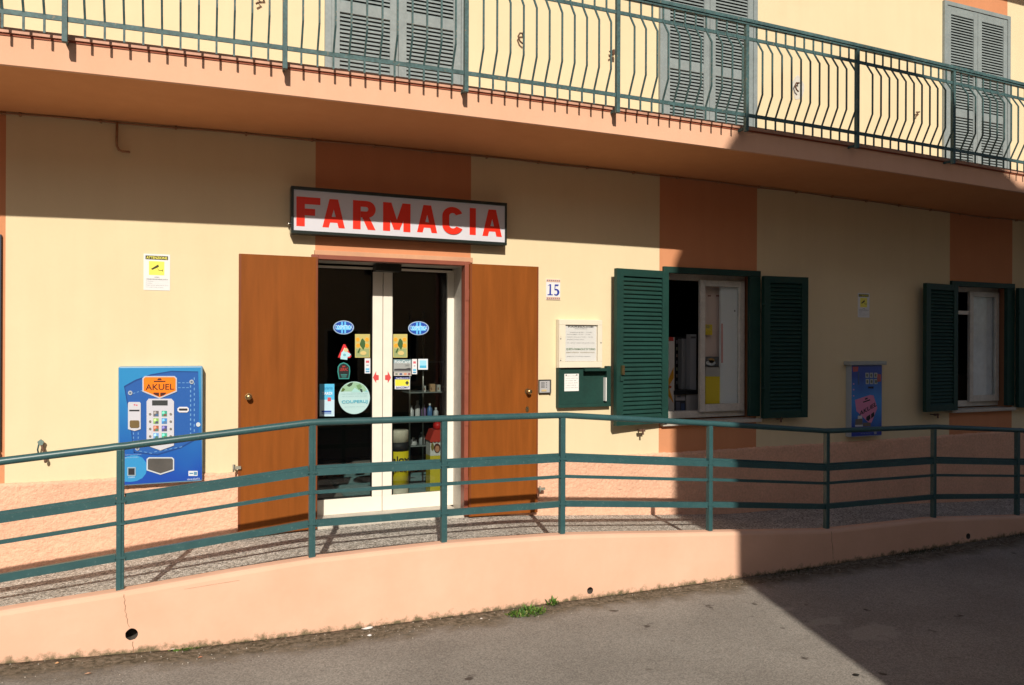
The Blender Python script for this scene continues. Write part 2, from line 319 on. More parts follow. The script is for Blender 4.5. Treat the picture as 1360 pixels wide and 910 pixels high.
# ------------------------------------------------------------------ low wall with weep holes
holes = []
for px, py, rad in ((175,842,.036), (783,784,.027), (1285,712,.03)):
    x, z = W(px, py, YC); holes.append((x, z, rad))
lw = thing('retaining_wall', (3, YC, -2.05), 'low peach painted kerb wall carrying the ramp with round weep holes and mossy foot', 'low wall')
w = MB(); above = []
cols = sorted(set([round(v, 4) for v in frange(-6, 14, .2)] + [round(h[0]+s*.06, 4) for h in holes for s in (-1, 1)]))
cols = [c for c in cols if not any(h[0]-.0599 < c < h[0]+.0599 for h in holes)]
def prof(x):
    t = top(x)+.004*noise.noise(Vector((x*1.7, 0, 0))); b = road(x)-.05; ww = .006*noise.noise(Vector((x*.9, 4, 0)))
    return [(YC-.012+ww, b), (YC+ww, t-.03), (YC+.006+ww, t-.012), (YC+.02, t-.002), (YC+.045, t), (YC+.10, t), (YC+.118, t-.008), (YC+.125, t-.03), (YC+.125, b)]
for a, b in zip(cols, cols[1:]):
    A, Bp = prof(a), prof(b); hole = [h for h in holes if a < h[0] < b]
    for k in range(8):
        if k == 0 and hole:
            hx, hz, hr = hole[0]; y = lambda z: YC
            def fp(x, z):
                t = (x-a)/(b-a); P0 = prof(a)[0][0]*(1-t)+prof(b)[0][0]*t; P1 = prof(a)[1][0]*(1-t)+prof(b)[1][0]*t
                z0 = prof(a)[0][1]; z1 = prof(a)[1][1]; return (x, P0+(P1-P0)*(z-z0)/(z1-z0), z)
            w.add([(a, A[0][0], A[0][1]), (b, Bp[0][0], Bp[0][1]), fp(b, hz-.06), fp(a, hz-.06)], [(0,1,2,3)])
            w.add([fp(a, hz+.06), fp(b, hz+.06), (b, Bp[1][0], Bp[1][1]), (a, A[1][0], A[1][1])], [(0,1,2,3)])
            n = 24; ring = []; sq = []; deep = []
            for i in range(n):
                t = 2*PI*i/n+PI/4; c, s_ = math.cos(t), math.sin(t); q = .06/max(abs(c), abs(s_)); jr = hr*(1+.08*noise.noise(Vector((c*2, s_*2, hx))))
                ring.append(fp(hx+c*jr, hz+s_*jr)); sq.append(fp(min(max(hx+c*q, a), b), hz+s_*q)); deep.append((hx+c*jr, YC+.11, hz+s_*jr-.01))
            w.add(ring+sq+deep, [(i, i+n, (i+1)%n+n, (i+1)%n) for i in range(n)])
            w.add(ring+deep, [(i, (i+1)%n, (i+1)%n+n, i+n) for i in range(n)]+[tuple(range(2*n-1, n-1, -1))], 1)
        else:
            w.add([(a, *A[k]), (b, *Bp[k]), (b, *Bp[k+1]), (a, *A[k+1])], [(0,1,2,3)])
o = w.build('wall', [M['curb'], mat('damp_pipe', (.12,.10,.085), .9, .3, 40)], lw)
me = o.data; at = me.attributes.new('above_road', 'FLOAT', 'POINT')
for i, v in enumerate(me.vertices): at.data[i].value = (v.co.z-2.05)-road(v.co.x+3) if False else (v.co.z+ORG[lw.name][2])-road(v.co.x+ORG[lw.name][0])
# a long crack through the first weep hole and a joint further right
def crack(pts, wd=.0025):
    c = MB(); P = []
    for px, py in pts:
        x, z = W(px, py, YC-.006); P.append((x, z))
    Q = []
    for (x0, z0), (x1, z1) in zip(P, P[1:]):
        for k in range(6):
            t = k/6; Q.append((x0+(x1-x0)*t+random.uniform(-.006, .006), z0+(z1-z0)*t))
    Q.append(P[-1])
    for i in range(len(Q)-1):
        a = wd*random.uniform(.4, 1); b = wd*random.uniform(.4, 1); (x0, z0), (x1, z1) = Q[i], Q[i+1]
        yy = lambda z, x: YC-.012+.006*noise.noise(Vector((x*.9, 4, 0)))+.012*(z-(road(x)-.05))/(top(x)-.03-road(x)+.05)-.0015
        if abs(z1-z0) > abs(x1-x0): c.add([(x0-a, yy(z0,x0), z0), (x0+a, yy(z0,x0), z0), (x1+b, yy(z1,x1), z1), (x1-b, yy(z1,x1), z1)], [(3,2,1,0)])
        else: c.add([(x0, yy(z0,x0), z0-a), (x0, yy(z0,x0), z0+a), (x1, yy(z1,x1), z1+b), (x1, yy(z1,x1), z1-b)], [(0,1,2,3)])
    return c.build('crack', flat('crack_grey', (.28,.16,.10), .9), lw)
crack([(165,790),(167,812),(172,833)]); crack([(176,852),(178,868)]); crack([(1105,706),(1106,742)], .003)
crack([(244,783),(318,771)], .0012)
# ------------------------------------------------------------------ building
bld = thing('building', (3, 0, -2.05), 'cream and orange two storey building with a long balcony, wooden doors and green shutters', 'building')
DX0, DX1, DZ1 = 1.06, 2.462, .745
WZ0, WZ1 = -.857, .815
WIN = [(-2.62,-1.345), (4.72,6.0), (9.16,10.36)]
UP = [(-2.62,-1.36), (1.145,2.445), (4.68,5.95), (9.02,10.26)]
BANDS = [(-2.66,-1.295), (W(419,250)[0], W(625.5,260)[0]), (W(876,300)[0], 6.0), (W(1261.5,330)[0], 10.38)]
xs = sorted(set([-6,15]+[v for a in WIN+UP+BANDS+[(DX0,DX1)] for v in a]))
UZ0, UZ1 = 2.03, 4.43
zs = [-2.6, -1.67, WZ0, DZ1, WZ1, 1.9, UZ0, UZ1, 6.0, 9.0]
wl = MB()
def cell(x, z):
    if DX0 < x < DX1 and -1.67 < z < DZ1: return 'd'
    if any(a < x < b for a, b in WIN) and WZ0 < z < WZ1: return 'w'
    if any(a < x < b for a, b in UP) and UZ0 < z < UZ1: return 'u'
    return None
dep = {'d': .42, 'w': .30, 'u': .12}
for i in range(len(xs)-1):
    for j in range(len(zs)-1):
        xm, zm = (xs[i]+xs[i+1])/2, (zs[j]+zs[j+1])/2
        if cell(xm, zm): continue
        mi = 1 if any(a < xm < b for a, b in (UP if zm > 1.85 else BANDS)) else 0
        wl.add([(xs[i],0,zs[j]),(xs[i+1],0,zs[j]),(xs[i+1],0,zs[j+1]),(xs[i],0,zs[j+1])], [(0,1,2,3)], mi)
for lst, k, z0, z1, mi in (([(DX0,DX1)],'d',-1.67,DZ1,2), (WIN,'w',WZ0,WZ1,1), (UP,'u',UZ0,UZ1,1)):
    for a, b in lst:
        d = dep[k]; bb = b+.03 if k == 'd' else b
        wl.add([(a,0,z0),(a,d,z0),(a,d,z1),(a,0,z1)], [(0,1,2,3)], mi); wl.add([(b,0,z0),(bb,d,z0),(bb,d,z1),(b,0,z1)], [(3,2,1,0)], mi)
        wl.add([(a,0,z1),(b,0,z1),(bb,d,z1),(a,d,z1)], [(3,2,1,0)], mi); wl.add([(a,0,z0),(b,0,z0),(bb,d,z0),(a,d,z0)], [(0,1,2,3)], mi)
# sides and back
wl.box(-6.002,-5.7,.002,9,-2.6,9); wl.box(14.7,15.002,.002,9,-2.6,9); wl.box(-5.7,14.7,8.7,9,-2.6,9)
wl.build('wall', [M['cream'], M['orange'], M['stone']], bld)
rf = MB(); rf.box(-6.4,15.4,-1.0,9.4,9.0,9.18); rf.add([(-6.3,-.9,9.18),(15.3,-.9,9.18),(15.3,9.3,9.18),(-6.3,9.3,9.18),(-2,4.4,10.9),(11,4.4,10.9)], [(0,1,5,4),(1,2,5),(2,3,4,5),(3,0,4)])
rf.build('roof', mat('terracotta', (.32,.13,.07), .8, .2, 10), bld)
# inner lining of the shop
ins = MB(); T = .02
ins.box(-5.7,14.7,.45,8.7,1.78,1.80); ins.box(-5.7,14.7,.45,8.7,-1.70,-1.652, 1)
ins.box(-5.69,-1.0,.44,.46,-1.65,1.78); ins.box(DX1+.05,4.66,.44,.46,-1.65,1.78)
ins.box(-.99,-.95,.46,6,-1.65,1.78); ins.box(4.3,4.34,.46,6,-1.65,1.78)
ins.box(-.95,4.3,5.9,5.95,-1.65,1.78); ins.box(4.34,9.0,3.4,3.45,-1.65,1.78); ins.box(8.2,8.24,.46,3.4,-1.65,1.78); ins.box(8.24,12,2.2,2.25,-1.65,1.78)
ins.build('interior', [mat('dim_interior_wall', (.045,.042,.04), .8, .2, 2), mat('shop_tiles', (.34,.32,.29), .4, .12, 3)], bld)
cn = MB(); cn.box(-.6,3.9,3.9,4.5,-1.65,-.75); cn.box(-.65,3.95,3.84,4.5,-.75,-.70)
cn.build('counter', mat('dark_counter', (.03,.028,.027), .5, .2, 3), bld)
# plinth : thick sprayed stucco, real relief
def plinth(x0, x1):
    p = MB(); st = .0125; X = frange(x0, x1, st); nz = 60; vs = []
    for x in X:
        zt = lerp_tab([(-2,-1.10),(1,-1.125),(3.2,-1.165),(5,-1.185),(8,-1.185),(11,-1.17)], x)+.012*noise.noise(Vector((x*5, 1, 0)))+.008*noise.noise(Vector((x*22, 2, 0)))
        zb = floor(x)-.03
        for k in range(nz+1):
            z = zb+(zt-zb)*k/nz
            r1_ = noise.noise(Vector((x*24, 0, z*30))); r2_ = noise.noise(Vector((x*46, 3, z*54)))
            rel = .009*(1-abs(r1_)*2.6)*.5+.006*max(r2_, -.15)+.003*noise.noise(Vector((x*9, 3, z*9)))
            edge = 1 if k < nz else 0
            vs.append((x, (-.026-rel)*edge-.001, z))
    m = nz+1
    p.add(vs, [(i*m+k, (i+1)*m+k, (i+1)*m+k+1, i*m+k+1) for i in range(len(X)-1) for k in range(nz)], 0, True)
    p.build('plinth', M['stucco'], bld)
plinth(-3.2, DX0-.05); plinth(DX1+.055, 12.2)
# balcony slab
def camb(x): x = min(max(x, -2.5), 9.6); return -.0026*(x-3.2)**2
ZB = 1.822
sl = MB(); X = frange(-6, 14, .4); YF = -1.22
pr = [(0,0),(YF+.035,0),(YF+.035,-.012),(YF,-.012),(YF,.185),(YF-.0,.186),(0,.186)]
vs = [(x, y, ZB+camb(x)+z) for x in X for y, z in pr]; m = len(pr)
sl.add(vs, [(i*m+k, i*m+k+1, (i+1)*m+k+1, (i+1)*m+k) for i in range(len(X)-1) for k in range(m-1)], 0)
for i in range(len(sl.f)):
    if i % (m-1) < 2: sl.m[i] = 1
sl.add([(X[0], y, ZB+camb(X[0])+z) for y, z in pr], [tuple(range(m))]); sl.add([(X[-1], y, ZB+camb(X[-1])+z) for y, z in pr], [tuple(range(m))[::-1]])
slab = sl.build('balcony', [M['peach'], plaster('peach_bounce_deepened', (.74,.34,.155), (.68,.30,.13))], bld)  # underside: same peach paint, colour deepened to carry warm bounced shade
tl = MB(); pr = [(-.0,.188),(YF-.018,.188),(YF-.018,.222),(-.0,.222)]; m = 4
vs = [(x, y, ZB+camb(x)+z) for x in X for y, z in pr]
tl.add(vs, [(i*m+k, i*m+(k+1)%m, (i+1)*m+(k+1)%m, (i+1)*m+k) for i in range(len(X)-1) for k in range(m)], 0)
tl.build('tile_edge', mat('pink_edge_tile', (.60,.32,.22), .6, .15, 3, var2=.1, v2s=20), slab)
dl = MB(); vs = [(x, y, ZB+camb(x)+z) for x in X for y, z in ((YF-.006,.172),(YF-.006,.187))]
dl.add(vs, [(2*i, 2*i+2, 2*i+3, 2*i+1) for i in range(len(X)-1)], 0); dl.build('fascia_line', flat('dark_red_line', (.30,.075,.035), .7), slab)  # thin dark red strip just below the edge tile
sky_block = MB(); sky_block.box(-6, 14, -1.30, -.002, 5.50, 5.70); sky_block.build('balcony', M['peach'], bld)  # unseen upper slab, added to block sky light from above
sky_block = MB(); sky_block.box(-6, 14, -1.30, -1.26, 5.72, 6.65); sky_block.box(-6, 14, -1.31, -1.25, 6.652, 6.72, 1); sky_block.build('sky_block_parapet', [M['cream'], M['peach']], bld)  # unseen parapet on the added slab, also blocking sky light
# cable and its clips in the corner of wall and soffit
cb = MB(); cb.tube([(x, -.012, ZB+camb(x)-.016+.004*math.sin(x*5)) for x in frange(-3, 12, .25)], .007, 6)
for x in frange(-1.2, 11, .55): cb.box(x-.008, x+.008, -.03, 0, ZB+camb(x)-.03, ZB+camb(x)-.004)
tag(cb.build('cable', mat('painted_cable', (.42,.22,.12), .6, .1, 5), origin=(3,0,1.8)), 'thin orange painted cable clipped in the corner under the balcony', 'cable')
# ------------------------------------------------------------------ louvred shutters
def louvre(w, h, th, pitch, panels, st=.06, tilt=.6, overlap=1.25):
    """local: x 0..w, y -th..0 (front at -th), z 0..h ; panels: list of (z0,z1)"""
    m = MB(); m.box(0, st, -th, 0, 0, h); m.box(w-st, w, -th, 0, 0, h)
    zs_ = [0]+[v for p in panels for v in p]+[h]
    for a, b in zip(zs_[::2], zs_[1::2]): m.box(st, w-st, -th+.002, -.002, a, b)
    for a, b in panels:
        n = int((b-a)/pitch); pt = (b-a)/n
        for i in range(n):
            z = a+(i+.5)*pt; dz = pt*overlap/2; dy = th*.36; t = .004
            y0 = -th/2-dy; y1 = -th/2+dy   # front edge low, back edge high
            m.add([(st,y0,z-dz),(w-st,y0,z-dz),(w-st,y1,z+dz),(st,y1,z+dz),(st,y0,z-dz+t*2),(w-st,y0,z-dz+t*2),(w-st,y1,z+dz+t*2),(st,y1,z+dz+t*2)],
                  [(0,3,2,1),(4,5,6,7),(0,1,5,4),(1,2,6,5),(2,3,7,6),(3,0,4,7)])
    return m
def place(mb, name, m, parent, loc, rot=0, mirror=False):
    o = Vector(ORG[parent.name])
    mb2 = MB(); R = Matrix.Rotation(rot, 3, 'Z')
    mb2.v = [tuple(R @ Vector((-p[0] if mirror else p[0], p[1], p[2]))+Vector(loc)) for p in mb.v]
    mb2.f = [f[::-1] for f in mb.f] if mirror else list(mb.f); mb2.m = mb.m; mb2.sm = mb.sm
    return mb2.build(name, m, parent)
# upper french windows
for i, (a, b) in enumerate(UP):
    f = MB(); f.box(a-.02, a+.035, -.035, .06, UZ0, UZ1+.02); f.box(b-.035, b+.02, -.035, .06, UZ0, UZ1+.02); f.box(a+.035, b-.035, -.035, .06, UZ1-.03, UZ1+.02)
    f.box(a, b, .10, .118, UZ0, UZ1, 1)  # near-black backing sheet, standing for the unlit room behind the louvres
    wn = f.build('window', [M['greyblue'], M['dark']], bld)
    mid = (a+b)/2; h = UZ1-UZ0-.05
    for s in (0, 1):
        m_ = louvre(mid-a-.04, h, .045, .036, [(.13, .93), (1.02, h-.1)], st=.075, overlap=1.0)
        place(m_, 'shutter', M['greyblue'], wn, (a+.037 if s == 0 else mid+.003, .02, UZ0+.015))
# ground floor windows
def gwindow(a, b, open_, gap, label_bits, leftdoor=None):
    f = MB(); fr = MB()
    # dark green subframe on the opening
    gs = MB(); gs.box(a, b+.03, -.035, .03, WZ1-.055, WZ1+.012); gs.box(b-.115, b+.03, -.03, .02, WZ0+.03, WZ1-.056); gs.box(a-.02, a+.03, -.03, .02, WZ0+.03, WZ1-.056)
    y0, y1 = .15, .21
    f.box(a+.02, b-.04, y0, y1, WZ0+.02, WZ0+.10); f.box(a+.02, b-.04, y0, y1, WZ1-.11, WZ1-.03); f.box(a+.02, a+.07, y0, y1, WZ0+.10, WZ1-.11); f.box(b-.10, b-.04, y0, y1, WZ0+.10, WZ1-.11)
    wn = f.build('window', M['white_old'], bld, bevel=.004)
    gs.build('outer_frame', M['green'], wn, bevel=.003)
    s = MB(); s.box(a-.02, b+.03, -.06, .14, WZ0-.035, WZ0+.005); s.build('sill', M['stone'], wn, bevel=.004)
    # closed right sash
    sh = MB(); xa = gap; xb = b-.085; z0, z1 = WZ0+.085, WZ1-.10
    for q in ((xa, xa+.07, z0, z1), (xb-.07, xb, z0, z1), (xa+.07, xb-.07, z0, z0+.085), (xa+.07, xb-.07, z1-.07, z1)): sh.box(q[0], q[1], y0-.045, y0-.004, q[2], q[3])
    sash = sh.build('sash', M['white_old'], wn, bevel=.005)
    gl = MB(); gl.box(xa+.068, xb-.068, y0-.03, y0-.022, z0+.083, z1-.068); gl.build('pane', M['clear'], wn)
    return wn
w1 = gwindow(*WIN[1], True, W(929,450,.12)[0], '')
w2 = gwindow(*WIN[2], True, W(1287,450,.12)[0], '')
HS = 1.62
def gshutter(wn, x, ang, right, w, zb, hy=-.045):
    m_ = louvre(w, HS, .05, .0435, [(.075, HS-.075)], st=.085, overlap=1.12)
    # handle bar and stay
    # leaf hinged at x: opened flat, so it extends away from the opening
    if not right:
        o = place(m_, 'shutter', M['green'], wn, (x, hy, zb), rot=ang, mirror=True)
    else:
        o = place(m_, 'shutter', M['green'], wn, (x, hy, zb), rot=-ang)
    return o
SZ = WZ0+.005
gshutter(w1, 4.735, .105, False, .685, SZ); gshutter(w1, 6.03, .09, True, .60, SZ)
gshutter(w2, 9.19, .10, False, .66, SZ); gshutter(w2, 10.39, .09, True, .66, SZ)
# second, folded layer behind the first leaf, latch and rusty stay
hd = MB(); x, z = W(826,492,-.17); hd.box(x-.012, x+.016, -.20, -.165, z-.045, z+.05); hd.box(x-.02, x+.02, -.175, -.16, z-.11, z-.05, 1)
hd.build('handle', [M['brass'], M['green']], w1)
for px, py, w_ in ((852,572,w1), (1035,556,w1), (1243,551,w2)):
    x, z = W(px, py, -.08); st = MB(); st.box(x-.035, x+.035, -.10, -.075, z-.01, z+.015); st.box(x-.008, x+.008, -.115, -.10, z-.04, z+.02); st.tube([(x,-.08,z),(x,0,z)], .007, 6); st.build('shutter_stay', M['rust'], w_)
for (x, zz) in ((6.03,.45), (6.03,-.5), (10.39,.45)):
    hg = MB(); hg.box(x-.03, x+.035, -.10, -.094, zz-.012, zz+.012); hg.tube([(x,-.098,zz-.035),(x,-.098,zz+.035)], .008, 8); hg.build('hinge', M['green'], w1 if x < 7 else w2)
# left window (closed shutters, at the very edge of the picture)
f = MB(); a, b = WIN[0]; f.box(a, a+.05, .02, .08, WZ0, WZ1); f.box(b-.05, b+.026, -.03, .08, WZ0+.01, WZ1); f.box(a+.05, b-.05, .02, .08, WZ1-.05, WZ1); f.box(a, b, .12, .14, WZ0, WZ1, 1)  # last box: near-black sheet standing for darkness behind the closed shutters
w0 = f.build('window', [mat('navy_paint', (.02,.035,.06), .5), M['dark']], bld)
m_ = louvre((b-a)/2-.05, WZ1-WZ0-.06, .045, .043, [(.075, WZ1-WZ0-.14)], st=.07, overlap=1.1)
for k in (0, 1): place(m_, 'shutter', M['green'], w0, (a+.05+k*((b-a)/2-.05), .07, WZ0+.005))
s = MB(); s.box(a-.02, b+.02, -.05, .14, WZ0-.035, WZ0+.002); s.build('sill', M['stone'], w0)
# upper-frame transom of second window
t = MB(); t.box(9.20, W(1290,415,.12)[0], .12, .16, .40, .45); t.build('transom', M['white_old'], w2)
# sheer curtains behind the panes of the second window
cu_ = MB(); X = frange(W(1290,450,.156)[0], 10.257, .02); vs = [(x, .156+.005*math.sin(x*40), z) for x in X for z in (WZ0+.1, WZ1-.1)]
cu_.add(vs, [(2*i, 2*i+2, 2*i+3, 2*i+1) for i in range(len(X)-1)], 0, True); cu_.build('curtain', mat('net_curtain', (.78,.80,.85), .9, .1, 4, var2=.06, v2s=12), w2)
# ------------------------------------------------------------------ entrance: wooden leaves
def leaf(px0, px1, py0, py1, pbl, pbr, knob, hasps, lab):
    Y1, Y0 = -.045, -.088
    x0, z1 = W(px0, py0, Y0); x1, z1b = W(px1, py1, Y0); zl = W(px0, pbl, Y0)[1]; zr = W(px1, pbr, Y0)[1]
    m_ = MB(); m_.prism([(x0, zl), (x1, zr), (x1, (z1+z1b)/2), (x0, (z1+z1b)/2)], Y0, Y1)
    o = m_.build('door', M['wood'], bld, bevel=.003); o['label'] = lab
    kx, kz = W(*knob, Y0); k = MB(); k.tube([(kx, Y0, kz), (kx, Y0-.03, kz), (kx, Y0-.034, kz)], [.012,.012,.02], 12); k.tube([(kx, Y0-.03, kz), (kx, Y0-.045, kz), (kx, Y0-.062, kz), (kx, Y0-.068, kz)], [.014,.026,.024,.010], 16)
    k.disc(kx, kz, .03, .03, Y0-.004, Y0)
    k.build('knob', M['brass'], o)
    return o, x0, x1, (z1+z1b)/2, zl, zr
dl_, *_a = leaf(317.5, 422.5, 337.5, 341, 713.5, 702, (330,527), None, 'left wooden door leaf folded back against the wall')
dr_, *_b = leaf(624.5, 715.5, 350.5, 354, 686.5, 680.5, (700.5,520), None, 'right wooden door leaf folded back against the wall')
kx, kz = W(700, 543.5, -.088); k = MB(); k.disc(kx, kz, .018, .028, -.093, -.088); k.disc(kx, kz+.006, .005, .006, -.0945, -.093, mi=1); k.build('lock_plate', [M['brass'], M['ink']], dr_)
# bevel-like darker kickboard bottoms and edge lipping
for (o, a) in ((dl_, _a), (dr_, _b)):
    x0, x1, zt, zl, zr = a; e = MB(); e.box(x0+.002, x0+.018, -.0895, -.0865, zl+.01, zt-.004); e.box(x1-.018, x1-.002, -.0895, -.0865, zr+.01, zt-.004)
    e.build('edge_lipping', mat('dark_wood_lipping', (.19,.048,.012), .45, .1, 5), o)
# door holders (rusty catches)
for px, py in ((314.5,620), (717,648)):
    x, z = W(px, py, -.05); c_ = MB(); c_.box(x-.035, x+.03, -.115, -.095, z-.012, z+.012); c_.tube([(x-.02,-.10,z+.02),(x-.03,-.12,z+.03),(x-.03,-.12,z-.03)], .008, 6); c_.tube([(x-.02,-.10,z),(x-.02,0,z-.005)], .008, 6)
    c_.build('door_holder', mat('holder_metal%d' % px, (.28,.27,.22), .6, .3, 40), bld)
# metal door casing
cs = MB(); cs.box(DX0-.045, DX0+.012, -.05, .05, -1.66, DZ1+.03); cs.box(DX1-.012, DX1+.045, -.05, .05, -1.66, DZ1+.03); cs.box(DX0+.012, DX1-.012, -.05, .05, DZ1-.01, DZ1+.03)
cas = cs.build('door_casing', M['brown_metal'], bld, bevel=.004)
for zz in (.45, -.25, -.75, -1.35):
    h_ = MB(); h_.box(DX1-.006, DX1+.03, -.056, -.05, zz-.05, zz+.05); h_.tube([(DX1+.035,-.06,zz-.06),(DX1+.035,-.06,zz+.06)], .010, 8); h_.build('hinge', M['brown_metal'], cas)
li = MB(); li.box(W(417,340)[0], W(626,346)[0], -.045, 0, .765, .815); li.build('lintel', plaster('lintel_plaster', (.66,.36,.21), (.50,.28,.18)), bld, bevel=.004)
th_ = MB(); th_.box(DX0-.0, DX1, -.03, .46, -1.70, -1.648); th_.build('threshold', M['stone'], bld, bevel=.006)
# sliding glass doors
YG = .40
def SW(px, py): return W(px, py, YG)
gx = {k: SW(v, 500)[0] for k, v in dict(c0=494.5, cm=508.3, c1=521, r0=594, r1=603.5).items()}
zb_, zgb, zt_ = -1.648, SW(560,654.5)[1], DZ1-.02
dt = MB(); dt.box(DX0+.0, gx['cm']-.003, YG, YG+.045, zb_, zgb); dt.box(gx['c0'], gx['cm']-.003, YG, YG+.045, zgb, zt_-.022); dt.box(DX0, DX0+.05, YG, YG+.045, zgb, zt_-.022); dt.box(DX0, gx['cm']-.003, YG, YG+.045, zt_-.022, zt_)
d1 = dt.build('sliding_door', M['white'], bld, bevel=.003)
dt = MB(); dt.box(gx['cm']+.003, gx['r1'], YG, YG+.045, zb_, zgb); dt.box(gx['cm']+.003, gx['c1'], YG, YG+.045, zgb, zt_-.022); dt.box(gx['r0'], gx['r1'], YG, YG+.045, zgb, zt_-.022); dt.box(gx['cm']+.003, gx['r1'], YG, YG+.045, zt_-.022, zt_)
d2 = dt.build('sliding_door', M['white'], bld, bevel=.003)
p_ = MB(); p_.box(DX0+.05, gx['c0'], YG+.018, YG+.026, zgb, zt_-.022); p_.build('pane', M['glass'], d1)
p_ = MB(); p_.box(gx['c1'], gx['r0'], YG+.018, YG+.026, zgb, zt_-.022); p_.build('pane', M['glass'], d2)
sk = MB(); sk.box(DX0+.05, gx['c0'], YG+.012, YG+.03, zgb, zgb+.014); sk.box(gx['c0']-.008, gx['c0']+.0, YG-.002, YG+.04, zgb, zt_-.022); sk.box(gx['c1'], gx['c1']+.006, YG-.002, YG+.04, zgb, zt_-.022)
sk.build('gasket', M['black'], d1)
hb = MB(); a, z1_ = SW(492,347); b, z0_ = SW(525,358); z0_ = .672; hb.box(a, b, .16, .30, z0_, DZ1-.004); hb.tube([((a+b)/2+.03, .16, z0_+.03), ((a+b)/2+.03, .154, z0_+.03)], .012, 10)
hb.build('motion_sensor', M['black'], bld, bevel=.004)
jm = MB(); jm.box(gx['r1']+.002, DX1+.03, YG+.0, YG+.05, zb_, DZ1); jm.build('door_jamb', M['white'], bld)
# ------------------------------------------------------------------ stickers on the glass
YS = YG+.016
def P(pts, Y): return [W(x, y, Y) for x, y in pts]
def ell(cx, cy, rx, ry, n=28): return [(cx+rx*math.cos(2*PI*k/n), cy+ry*math.sin(2*PI*k/n)) for k in range(n)]
def rect(x0, y0, x1, y1): return [(x0,y0),(x1,y0),(x1,y1),(x0,y1)]
def flatset(name, label, cat, items, Y, group=None, th=.0015):
    """items: (pixel polygon, material) stacked outward one after another, all on plane Y"""
    x, z = W(*items[0][0][0], Y); t = thing(name, (x, Y, z), label, cat, group) if False else None
    m_ = MB(); mats = []
    for i, (poly, mm) in enumerate(items):
        if mm not in mats: mats.append(mm)
        lv = min(i, 3) if i < 3 else 3
        m_.prism(P(poly, Y), Y-th-.0006*i, Y-.0006*max(i-1, 0) if i else Y, mats.index(mm))
    o = m_.build(name, mats, None, origin=(x, Y, z)); tag(o, label, cat, group); return o
fc = {}
def fm(*c, rough=.45):
    if c not in fc: fc[c] = flat('colour_%d_%d_%d' % tuple(int(v*100) for v in c), c, rough)
    return fc[c]
BL, LB, WH = fm(.012,.07,.42), fm(.12,.50,.90), fm(.75,.78,.80)
def brandtext(s, px0, px1, py0, py1, Y, m, parent, bold=0, lift=.004, rise=0):
    x0, za = W(px0, py1, Y); x1, zb2 = W(px1, py0, Y)
    return text(s, x0, x1, za, zb2, Y-lift, m, parent, bold=bold, shear=rise)
for cx, cy, lab in ((456.3,435,'blue oval sticker with white lettering on the left glass door'), (555.8,436,'blue oval sticker with white lettering on the right glass door')):
    o = flatset('sticker', lab, 'sticker', [(ell(cx,cy,13.8,9.2), fm(.35,.5,.68)), (ell(cx,cy,12.6,8.2), BL), (rect(cx-3.2,cy-7.6,cx-.9,cy+7.6), LB), (rect(cx+.9,cy-7.6,cx+3.2,cy+7.6), LB), (rect(cx-9.5,cy-2.3,cx+9.5,cy+3.4), LB)], YS, 'stickers on the glass doors')
    brandtext('COSMETICA', cx-11.5, cx+11.5, cy-3, cy+2.2, YS, fm(.55,.8,.95), o, .0, .005)
OR = fm(.85,.36,.03)
for x0, x1, lab in ((471.5,491.3,'mustard sticker with orange flowers, left of the door gap'), (522,541,'mustard sticker with orange flowers, right of the door gap')):
    w_ = x1-x0; it = [(rect(x0,443.8,x1,475), fm(.52,.46,.16)), (rect(x0+1,463,x1-1,474), fm(.30,.36,.16))]
    it += [([(x0+w_*.30,458),(x0+w_*.42,451),(x0+w_*.5,449.5),(x0+w_*.66,453),(x0+w_*.7,459),(x0+w_*.55,465),(x0+w_*.45,462)], fm(.05,.12,.035))]
    it += [(ell(x0+w_*a, b, 2.6, 2.7, 12), OR) for a, b in ((.18,451),(.8,451),(.2,459),(.8,459))]
    it += [(ell(x0+w_*.55, 469, 4.2, 2.8, 12), fm(.62,.50,.20)), ([(x0+3,468),(x0+6,462),(x0+7.2,463),(x0+5,469)], fm(.05,.12,.035))]
    flatset('sticker', lab, 'sticker', it, YS, 'stickers on the glass doors')
flatset('sticker', 'red triangle sticker with a pale blue and white shape inside', 'sticker', [([(448.6,475),(456,457.5),(458.5,457.5),(466.8,473),(465,475.5)], fm(.62,.03,.035)), ([(452,473.5),(457.5,461.5),(463,473)], fm(.8,.68,.62)), ([(452,476),(453.5,468),(458,464.5),(462,468),(466,470.5),(464.5,473.5),(461.6,474),(461.2,478),(452.3,477)], fm(.42,.70,.80)), (ell(459.5,465,3,2.6,12), fm(.62,.52,.28)), (ell(457.5,471.5,2,1.8,10), fm(.18,.45,.55))], YS, 'stickers on the glass doors')
o = flatset('sticker', 'black arch shaped sticker with teal border and red lettering', 'sticker', [([(450,503.5),(448.2,494),(448.6,487),(451.5,483),(456.3,481.3),(461,483),(464.6,487),(465,494),(463.6,503.5)], fm(.03,.26,.24)), ([(451,502.3),(449.5,494),(449.8,487.6),(452.3,484.3),(456.3,482.7),(460.3,484.3),(463.4,487.6),(463.7,494),(462.6,502.3)], fm(.015,.018,.02)), (rect(452.5,497.2,461,497.8), fm(.05,.34,.32)), (rect(453,499,460.5,499.6), fm(.05,.34,.32)), (rect(454,500.6,459.8,501.1), fm(.05,.34,.32)), (rect(454.5,486,458.5,487.6), fm(.4,.04,.03))], YS, 'stickers on the glass doors')
brandtext('LIERAC', 451.3, 462, 488.5, 492.8, YS, fm(.42,.045,.035), o, .02, .005)
